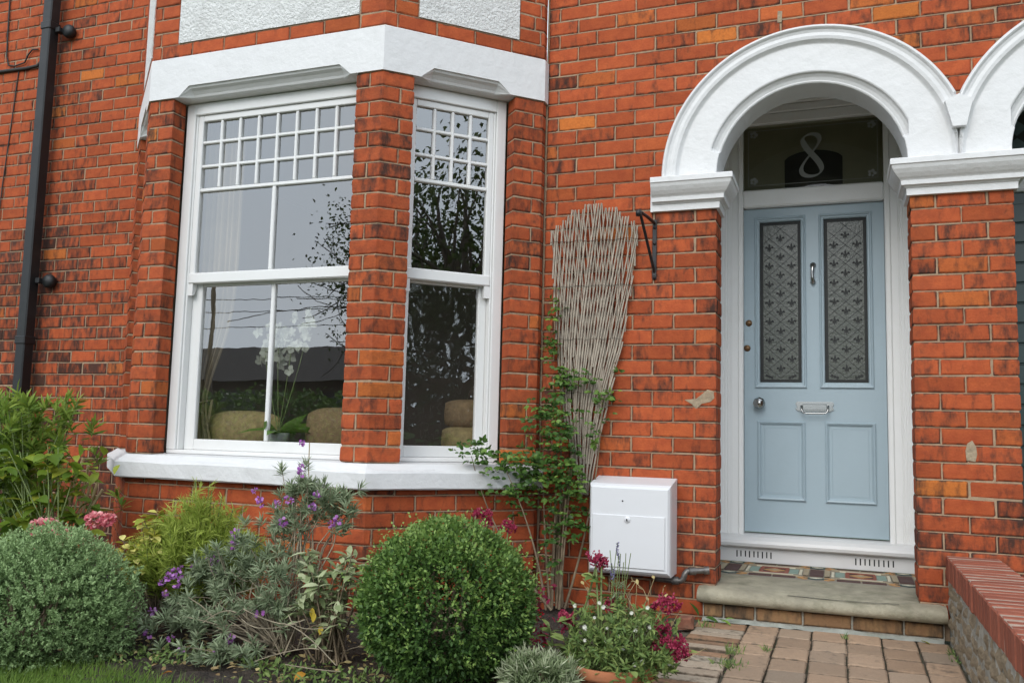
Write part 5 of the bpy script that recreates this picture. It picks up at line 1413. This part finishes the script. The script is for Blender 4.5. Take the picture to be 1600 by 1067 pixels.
def pot_mix():
    t = thing('lavender', 'spindly lavender with dull violet spikes against the white meter box', 'lavender', (-.16, -1.45, .06)); lv = Leaves(); fl = Leaves(); b = MB(); rr = np.random.default_rng(3)
    for k in range(9):
        x = -.165+rr.normal()*.022; top = (x+rr.normal()*.02, -1.45+rr.normal()*.02, rr.uniform(.42, .545)); pts = curve((-.17+rr.normal()*.01, -1.45, .06), top, rr.normal(size=3)*.01, 12); b.tube(pts, .0018, 4)
        for i in range(1, 9): shoots(lv, [(pts[i], (rr.normal()*.3, -.1, 1))], .032, .0032, 7, .01, 1., lambda h: .35+.3*h)
        if k < 4: n = 40; h = rr.random(n); fl.add(np.array(top)-np.array([0, 0, 1])*(h*.05)[:, None], rdir(n, .4), .008, .005, RG.random(n), 'diamond')
    lv.build('foliage', 'leaf_erysimum', t); fl.build('flower_spikes', 'petal_lavender', t); b.build('stems', 'green_stem', t, 'stuff')
    t = thing('fleabane', 'tangle of small white daisies and fine leaves filling the terracotta pot', 'daisies', (-.15, -1.47, .06)); lv = Leaves(); b = MB()
    for k in range(420):
        a = rr.uniform(0, 6.28); r = rr.random()**.5*.20; x = -.15+r*math.cos(a)*1.05; y = -1.47+r*math.sin(a)*.8; z = .10+rr.random()**1.3*.26*(1-r*1.8); p = np.array([x, y, max(.06, z)])
        ax = unit(np.array([(x+.15)*2.5+rr.normal()*.4, (y+1.47)*2-.2+rr.normal()*.4, .8])); n = 9; h = rr.random(n)
        lv.add(p-ax*(h*.05)[:, None], unit(ax*.6+RG.normal(size=(n, 3))*.6), RG.uniform(.015, .036, n), RG.uniform(.004, .011, n), .2+RG.random(n)*.75, 'oval', .3, .3, (0, -.5, .8))
        if k % 3 == 0: b.tube(curve((-.17+rr.normal()*.05, -1.46+rr.normal()*.04, .06), p, rr.normal(size=3)*.02, 6), .0013, 3)
    lv.build('foliage', 'leaf_pot', t); b.build('stems', 'green_stem', t, 'stuff')
    fm = []
    for k in range(3):
        q = Leaves(); n = 14; a = np.linspace(0, 6.28, n, endpoint=False); q.add(np.zeros((n, 3)), np.stack([np.cos(a), np.full(n, -.25), np.sin(a)], 1), .0085, .004, .5+.5*RG.random(n), 'diamond', .1, 0, (0, -1, 0)); o = q.build('daisy', 'petal_white', None, None, (0, 0, 0)); fm.append(o.data); bpy.data.objects.remove(o)
    for k in range(20):
        a = rr.uniform(0, 6.28); r = rr.random()**.5*.20; put(fm[k % 3], 'daisy', t, (-.13+r*math.cos(a), -1.50-abs(math.sin(a))*r*.6, .12+rr.random()*.22), (0, -1, .2), rr.uniform(.8, 1.2))
    t = thing('dry_seedhead', 'straw coloured dead stems and yellowed leaves above the pot', 'dead stems', (-.1, -1.43, .06)); b = MB(); lv = Leaves()
    for k in range(30):
        p = (-.17+rr.normal()*.04, -1.43, .06); q = (-.15+rr.normal()*.12, -1.42+rr.normal()*.04, rr.uniform(.16, .42)); pts = curve(p, q, rr.normal(size=3)*.03, 7); b.tube(pts, .0014, 4)
        for i in (3, 4, 5, 6): lv.add(pts[i][None], rdir(1), .022, .013, RG.random(1), 'oval')
    lv.build('foliage', 'leaf_dry', t); b.build('stems', 'cane', t, 'stuff')
    t = thing('trailing_strawberry', 'fresh green lobed leaves spilling over the right rim of the pot', 'plant', (-.02, -1.55, .0)); me = leaf_variants('leaf_pot', .034, .026, 6, 'oval', [.35, .5, .6, .7, .45, .8])
    for k in range(70): put(me[k % 6], 'leaf', t, (-.06+rr.normal()*.07, -1.56+rr.normal()*.04, .085+rr.normal()*.04), (rr.normal(), -.6+rr.normal()*.5, .3+rr.normal()*.4), rr.uniform(.6, 1.1))
pot_mix()
mound('curry_plant', 'pale silvery fine-leaved clump between the box ball and the pot', 'plant', (-.41, -1.66, .04), (.14, .11, .115), 300, 'leaf_variegated', .040, .0055, 7, 50, .55)
def toadflax():
    t = thing('young_buddleia', 'broad green stems with upright oval leaves left of the meter box', 'plant', (-.42, -1.42, -.03)); me = leaf_variants('leaf_pot', .070, .033, 6, 'oval', [.5, .6, .7, .8, .45, .95]); rr = np.random.default_rng(15)
    for (p, q, n) in (((-.42, -1.40, 0), (-.255, -1.46, .44), 14), ((-.43, -1.42, 0), (-.33, -1.47, .30), 8), ((-.45, -1.42, 0), (-.43, -1.50, .22), 12), ((-.40, -1.42, 0), (-.36, -1.52, .18), 10)):
        pts = curve(p, q, (.02, 0, .02), 10); b = MB(); b.tube(pts, .004, 5); b.build('stem', 'green_stem', t)
        for k in range(n): i = rr.integers(2, 9); a = rr.uniform(0, 6.28); put(me[rr.integers(6)], 'leaf', t, pts[i], (math.cos(a), math.sin(a)*.7-.3, rr.uniform(0, .7)), rr.uniform(.6, 1.05), rr.normal()*.3)
toadflax()
def begonia():
    t = thing('red_begonia', 'small dark-leaved plant with scarlet flowers right of the box ball', 'begonia', (-.62, -1.1, -.03)); rr = np.random.default_rng(4); fm = [flower_mesh('petal_red', 8, .014, k) for k in range(3)]
    lv = Leaves(); n = 90; lv.add(np.array([-.60, -1.1, .14])+RG.normal(size=(n, 3))*[.04, .03, .06], rdir(n, .2), .03, .018, RG.random(n)*.5, 'oval'); lv.build('foliage', 'petal_sedum', t)
    for k in range(12): put(fm[k % 3], 'flower', t, (-.61+rr.normal()*.035, -1.14, .16+rr.normal()*.06), (0, -1, .3), rr.uniform(.6, 1))
begonia()

# ---- lawn grass and bed litter
lv = Leaves(); n = 42000; x = RG.uniform(-3.3, -.9, n); y = RG.uniform(-3.0, -1.86, n); edge_y = -2.02+.05*np.sin(x*5)+.10*(x < -2.2)*0; k = y < edge_y+RG.normal(size=n)*.05; x, y = x[k], y[k]; n = len(x)
lv.add(np.stack([x, y, np.full(n, -.045)], 1), unit(np.stack([RG.normal(size=n)*.45, RG.normal(size=n)*.45, np.ones(n)], 1)), RG.uniform(.03, .075, n), RG.uniform(.002, .004, n), .4+.25*noise3(np.stack([x, y, y*0], 1), 6, 4)+RG.normal(size=n)*.2, 'diamond', .2, .35, (0, -1, .2))
tag(lv.build('grass', 'grass'), 'short green lawn grass in the bottom left corner', 'grass', None, 'stuff')
lv = Leaves(); n = 900; x = RG.uniform(-2.6, -.1, n); y = RG.uniform(-1.95, -.9, n)
lv.add(np.stack([x, y, np.full(n, -.005)+RG.random(n)*.012], 1), unit(RG.normal(size=(n, 3))*[1, 1, .15]), RG.uniform(.015, .04, n), RG.uniform(.006, .018, n), RG.random(n), 'oval', .3, .1, (0, 0, 1))
tag(lv.build('leaf_litter', 'leaf_dry'), 'scattered dead leaves and twigs on the dark soil', 'litter', None, 'stuff')
lv = Leaves(); n = 1500; x = RG.uniform(-2.3, -.35, n); y = -1.78+RG.normal(size=n)*.10; k = noise3(np.stack([x, y, x*0], 1), 7, 9) > -.1; x, y = x[k], y[k]; n = len(x)
lv.add(np.stack([x, y, np.full(n, -.02)+RG.random(n)*.03], 1), unit(RG.normal(size=(n, 3))*.6+[0, -.2, .7]), RG.uniform(.015, .035, n), RG.uniform(.007, .014, n), .3+.5*RG.random(n), 'oval', .3, .3, (0, -.4, 1))
tag(lv.build('low_weeds', 'leaf_pot'), 'low green seedlings along the front edge of the flower bed', 'weeds', None, 'stuff')
am = leaf_variants('leaf_autumn', .045, .030, 3, 'oval', [.15, .35, .3])
for k, (x, y, lb_) in enumerate(((-1.74, -2.00, 'orange fallen leaf on the grass edge, leftmost of the three'), (-1.29, -1.80, 'orange fallen leaf on the bed edge, middle one of the three'), (-.90, -1.74, 'orange fallen leaf at the foot of the clipped box ball'))):
    q = put(am[k % 3], 'fallen_leaf', None, (x, y, .012), (RG.normal(), RG.normal(), .1), 1.1); tag(q, lb_, 'leaf', 'orange fallen leaves')
q = put(leaf_variants('leaf_broad', .055, .032, 1, 'oval', [1.0])[0], 'fallen_leaf', None, (.955, -.115, .014), (1, -.35, -.02), 1.1); tag(q, 'single yellow fallen leaf on the paving below the right end of the doorstep', 'leaf')
q = thing('plucked_sprig', 'limp green sprig of leaves lying at the left foot of the doorstep', 'sprig', (.02, -.10, .01)); me = leaf_variants('leaf_climber', .06, .022, 3, 'oval', [.2, .9, .95])
for (x, y, d, k, s_) in ((-.075, -.085, (-.4, .3, .9), 0, 1.5), (-.04, -.10, (1, -.4, .1), 0, 1.3), (.02, -.12, (1, -.2, .15), 1, .9), (.03, -.12, (.6, -.8, .1), 1, .9), (.06, -.11, (.8, .3, .4), 2, .8), (.05, -.13, (1, -.7, .05), 2, .9)): put(me[k], 'leaf', q, (x, y, .022), d, s_)
# path weeds
lv = Leaves()
for (x, y, n, r) in ((.165, -.70, 60, .05), (.17, -.95, 90, .06), (.30, -.62, 16, .02), (1.075, -.45, 20, .03), (1.07, -.30, 14, .02), (.62, -.2, 10, .02), (-.02, -.22, 40, .04)):
    lv.add(np.array([x, y, .0])+RG.normal(size=(n, 3))*[r*.5, r*.7, 0], unit(RG.normal(size=(n, 3))*.6+[0, 0, 1]), RG.uniform(.015, .05, n), RG.uniform(.002, .007, n), RG.random(n), 'diamond', .2, .3, (0, -1, .3))
tag(lv.build('path_weeds', 'leaf_pot'), 'tiny weeds growing in the joints of the path', 'weeds', None, 'stuff')
# odd broken brick by the path
b = MB(); b.box(-.145, -.065, -.36, -.28, 0, .060, .008); rr = random.Random(2); b.v = [(x+rr.uniform(-.008, .008), y+rr.uniform(-.006, .006), z+rr.uniform(-.005, .005)) for x, y, z in b.v]
simple('old_brick', (.22, .085, .05), .95, .4, 20, .006, 60, dirt=(.12, .10, .07), dscale=9, damt=.7)
finish(b, 'broken_brick', 'old_brick', 'broken red brick lying at the edge of the path near the pot', 'brick')

# ================================================================== ROOM BEHIND THE GLASS
def curtain(name, p0, p1, z0, z1, tie, label):
    t = thing(name, label, 'curtain', ((p0[0]+p1[0])/2, (p0[1]+p1[1])/2, z0)); b = MB(); rows = []
    a = np.array(p0); c = np.array(p1); nx = 44
    for z in np.linspace(z1, z0, 26):
        w_ = 1-.62*math.exp(-((z-tie)/.38)**2) if tie else 1; row = []
        for i in range(nx+1):
            t_ = i/nx; p = a+(c-a)*t_*w_; dpt = .020*math.sin(t_*44)+.008*math.sin(t_*19+2); nn = np.array([-(c-a)[1], (c-a)[0]]); nn = nn/np.linalg.norm(nn); q = p+nn*dpt; row.append((q[0], q[1], z))
        rows.append(row)
    b.grid(rows, True); b.build('drape', 'curtain', t)
    if tie: b = MB(); b.tube([(a[0]-.02, a[1]+.03, tie+.05), (a[0]+.06, a[1]-.03, tie), (a[0]+.13, a[1]+.02, tie+.03), (a[0]+.08, a[1]+.05, tie-.15)], .010, 6); b.build('tieback', 'curtain', t)
curtain('curtain', (-3.05, -.46), (-2.80, -.42), .30, 2.85, 1.05, 'beige tied-back curtain behind the left of the wide bay window')
curtain('curtain', (-1.20, -.02), (-1.07, .10), .30, 2.85, None, 'narrow beige curtain edge behind the right bay window')
def cushion(c, s, mat, label, rz):
    b = MB(); rows = []; n = 14
    for i in range(n+1):
        u = -1+2*i/n; row = []
        for k in range(20):
            a = 2*math.pi*k/20; v = math.copysign(abs(math.cos(a))**.8, math.cos(a))*(1-.22*abs(u)**5); w_ = math.sin(a)
            th = (1-abs(u)**3)**.5*(1-abs(v)**4*.8)**.5 if abs(v) < 1 else 0
            row.append((u*s[0]*(1-.06*v*v), w_*s[1]*max(.06, (1-u**4)), v*s[2]*(1-.06*u*u)))
        rows.append(row)
    b.grid(rows, True, True); ca, sa = math.cos(rz), math.sin(rz); b.xform(lambda x, y, z: (c[0]+x*ca-y*sa, c[1]+x*sa+y*ca, c[2]+z)); finish(b, 'cushion', mat, label, 'cushion')
cushion((-2.76, -.33, .88), (.26, .10, .14), 'cushion', 'mottled gold cushion seen low in the left pane of the wide window', 0)
cushion((-2.10, -.30, .90), (.24, .10, .15), 'cushion_brown', 'brown cushion seen low in the wide window beside the middle pier', 0)
cushion((-1.40, -.02, 1.03), (.16, .08, .085), 'cushion_brown', 'dusky brown upper cushion seen in the right bay window', .5)
cushion((-1.40, -.03, .87), (.17, .09, .09), 'cushion', 'tan lower cushion seen in the right bay window', .5)
s_ = thing('sofa', 'dark low sofa back inside the bay behind the glass', 'sofa', (-2.3, .0, .28))
b = MB(); b.box(-3.1, -1.80, -.22, -.02, .285, .76, .05); b.build('sofa_back', 'sofa', s_)
b = MB(); b.box(-3.1, -1.80, -.019, .55, .285, .60, .05); b.build('sofa_seat', 'sofa', s_)
s2 = thing('armchair', 'dark armchair behind the right bay window', 'armchair', (-1.4, .2, .28)); b = MB(); b.box(-1.72, -1.06, -.12, .75, .285, .76, .06); b.build('chair_seat', 'sofa', s2); b = MB(); b.box(-1.72, -1.06, .60, .80, .765, 1.25, .06); b.build('chair_back', 'sofa', s2)
def orchid():
    t = thing('orchid', 'white orchid in flower standing inside the wide bay window', 'orchid', (-2.44, -.43, .78)); rr = np.random.default_rng(2)
    b = MB(); b.lathe([(0, 0), (.05, 0), (.065, .11), (.06, .115), (.055, .10)], (-2.44, -.43, .78), 18); b.build('planter', 'ceramic_pot', t)
    b = MB(); b.box(-2.62, -2.28, -.51, -.36, .762, .778, .005); b.build('stand', 'room_floor', t)
    lv = Leaves(); n = 9; a = rr.uniform(0, 6.28, n); lv.add(np.tile([-2.44, -.43, .89], (n, 1)), np.stack([np.cos(a), np.sin(a), np.full(n, .35)], 1), .22, .06, .5+rr.random(n)*.5, 'oval', .3, .4, (0, 0, 1)); lv.build('foliage', 'leaf_climber', t)
    fm = []
    for k in range(3):
        q = Leaves(); a = np.array([0, 1.26, 2.51, 3.77, 5.03]); q.add(np.zeros((5, 3)), np.stack([np.cos(a), np.full(5, -.15), np.sin(a)], 1), .040, .038, .75+.25*rr.random(5), 'oval', .1, .1, (0, -1, 0)); o = q.build('bloom', 'orchid_petal', None, None, (0, 0, 0)); fm.append(o.data); bpy.data.objects.remove(o)
    for s0 in range(4):
        tip = np.array([-2.53+.085*s0, -.46, 1.37+.06*(s0 % 2)]); pts = curve((-2.44, -.43, .89), tip, (-.03+.03*s0, -.02, .12), 12); b = MB(); b.tube(pts, .0028, 4); b.build('flower_stem', 'green_stem', t)
        for k in range(12): put(fm[k % 3], 'bloom', t, tip+rr.normal(size=3)*[.045, .016, .06], (rr.normal()*.3, -1, rr.normal()*.2), rr.uniform(.8, 1.15), rr.uniform(0, 6))
orchid()

# ================================================================== ACROSS THE STREET (seen only as reflections in the glass)
def tree(loc, H, cr, label, seed, n=5200, low=.35, leafsz=.16, bare=0):
    t = thing('tree', label, 'tree', loc, 'trees across the street'); rr = np.random.default_rng(seed); b = MB(); lv = Leaves(); loc = np.array(loc)
    b.tube([loc, loc+[.1, 0, H*.3], loc+[0, .1, H*.6], loc+[.1, 0, H*.9]], [H*.030, H*.024, H*.014, .02], 8)
    cen = loc+np.array([0, 0, H*(low+1)/2]); rad = np.array([cr, cr, H*(1-low)/2]); m = 60
    for k in range(m):
        d = rdir(1)[0]; p = cen+d*rad*rr.uniform(.45, .95); st = loc+np.array([0, 0, H*rr.uniform(.25, .6)]); pts = curve(st, p, rr.normal(size=3)*.25, 8); b.tube(pts, [.07-.008*i for i in range(8)], 4)
        if bare and k % 3 < bare:
            for q in range(8): b.tube(curve(pts[rr.integers(4, 8)], p+rr.normal(size=3)*.8, rr.normal(size=3)*.1, 4), .012, 3)
            continue
        c = n//m; q = p+rr.normal(size=(c, 3))*[cr*.20, cr*.20, cr*.18]; lv.add(q, rdir(c, -.1), leafsz*RG.uniform(.6, 1.2, c), leafsz*.6, RG.random(c), 'diamond')
    lv.build('crown', 'leaf_tree', t, None); b.build('trunk', 'timber_pole', t)
tree((10.5, -5.6, -.1), 7.0, 2.5, 'dark tree mirrored in the right bay sash, nearest the wall', 1, 4300, .26, .15)
tree((14.5, -8.8, -.1), 7.6, 2.6, 'dark tree mirrored in the right bay sash, farther down the street', 2, 3600, .26, .15)
tree((-8.7, -14.2, -.1), 6.6, 2.0, 'half bare tree mirrored in the wide bay window beside the middle pier', 3, 9000, .30, .10, 1)
tree((-16.5, -13.0, -.1), 5.8, 1.5, 'thin tree mirrored at the left of the wide bay window', 4, 4200, .35, .09, 1)
hd = thing('hedge', 'clipped green hedge across the street mirrored low in the wide window', 'hedge', (-10, -8.6, -.1)); lv = Leaves(); n = 22000
p = np.stack([RG.uniform(-20, 3.0, n), -8.6+RG.normal(size=n)*.25, RG.random(n)**.6*1.45+RG.normal(size=n)*.05], 1); lv.add(p, rdir(n, .3), .09, .05, RG.random(n), 'oval'); lv.build('foliage', 'leaf_climber', hd)
bd = thing('bungalow', 'dark low building across the street mirrored in the wide window', 'house', (-14, -20, -.1))
b = MB(); b.box(-26, -5, -24, -18, -.1, 2.2); b.build('wall', 'far_brick', bd)
b = MB(); b.add([(-26.4, -17.6, 2.2), (-4.6, -17.6, 2.2), (-5.5, -21, 3.5), (-25.5, -21, 3.5), (-4.6, -24.4, 2.2), (-26.4, -24.4, 2.2)], [(0, 1, 2, 3), (3, 2, 4, 5), (1, 4, 2), (0, 3, 5), (0, 5, 4, 1)]); b.build('roof', 'roof_tile', bd)
for x in (-24, -20.5, -17, -13.5, -10, -7): b = MB(); b.box(x, x+1.4, -17.998, -17.95, .8, 1.9); b.build('window', 'far_glass', bd)
sw = thing('side_wall', 'dark brick boundary wall mirrored in the lower right bay sash', 'wall', (14, -6, -.1)); b = MB(); b.box(17, 17.3, -22, 1, -.1, 2.6); b.build('wall_body', 'far_brick', sw); b = MB(); b.box(16.9, 17.4, -22, 1, 2.601, 2.72); b.build('coping', 'roof_tile', sw)
pl = thing('utility_pole', 'timber utility pole with wires mirrored in the lower left pane', 'utility pole', (-14.2, -14.2, -.1)); b = MB(); b.tube([(-14.2, -14.2, -.1), (-14.2, -14.2, 4.6)], [.075, .055], 8); b.build('pole', 'timber_pole', pl)
for z in (3.6, 4.0, 4.3): b = MB(); b.tube([tuple(q) for q in curve((-40, -15.5, z+.3), (10, -13.5, z), (0, 0, -.4), 14)], .011, 4); b.build('wire', 'cable_black', pl)
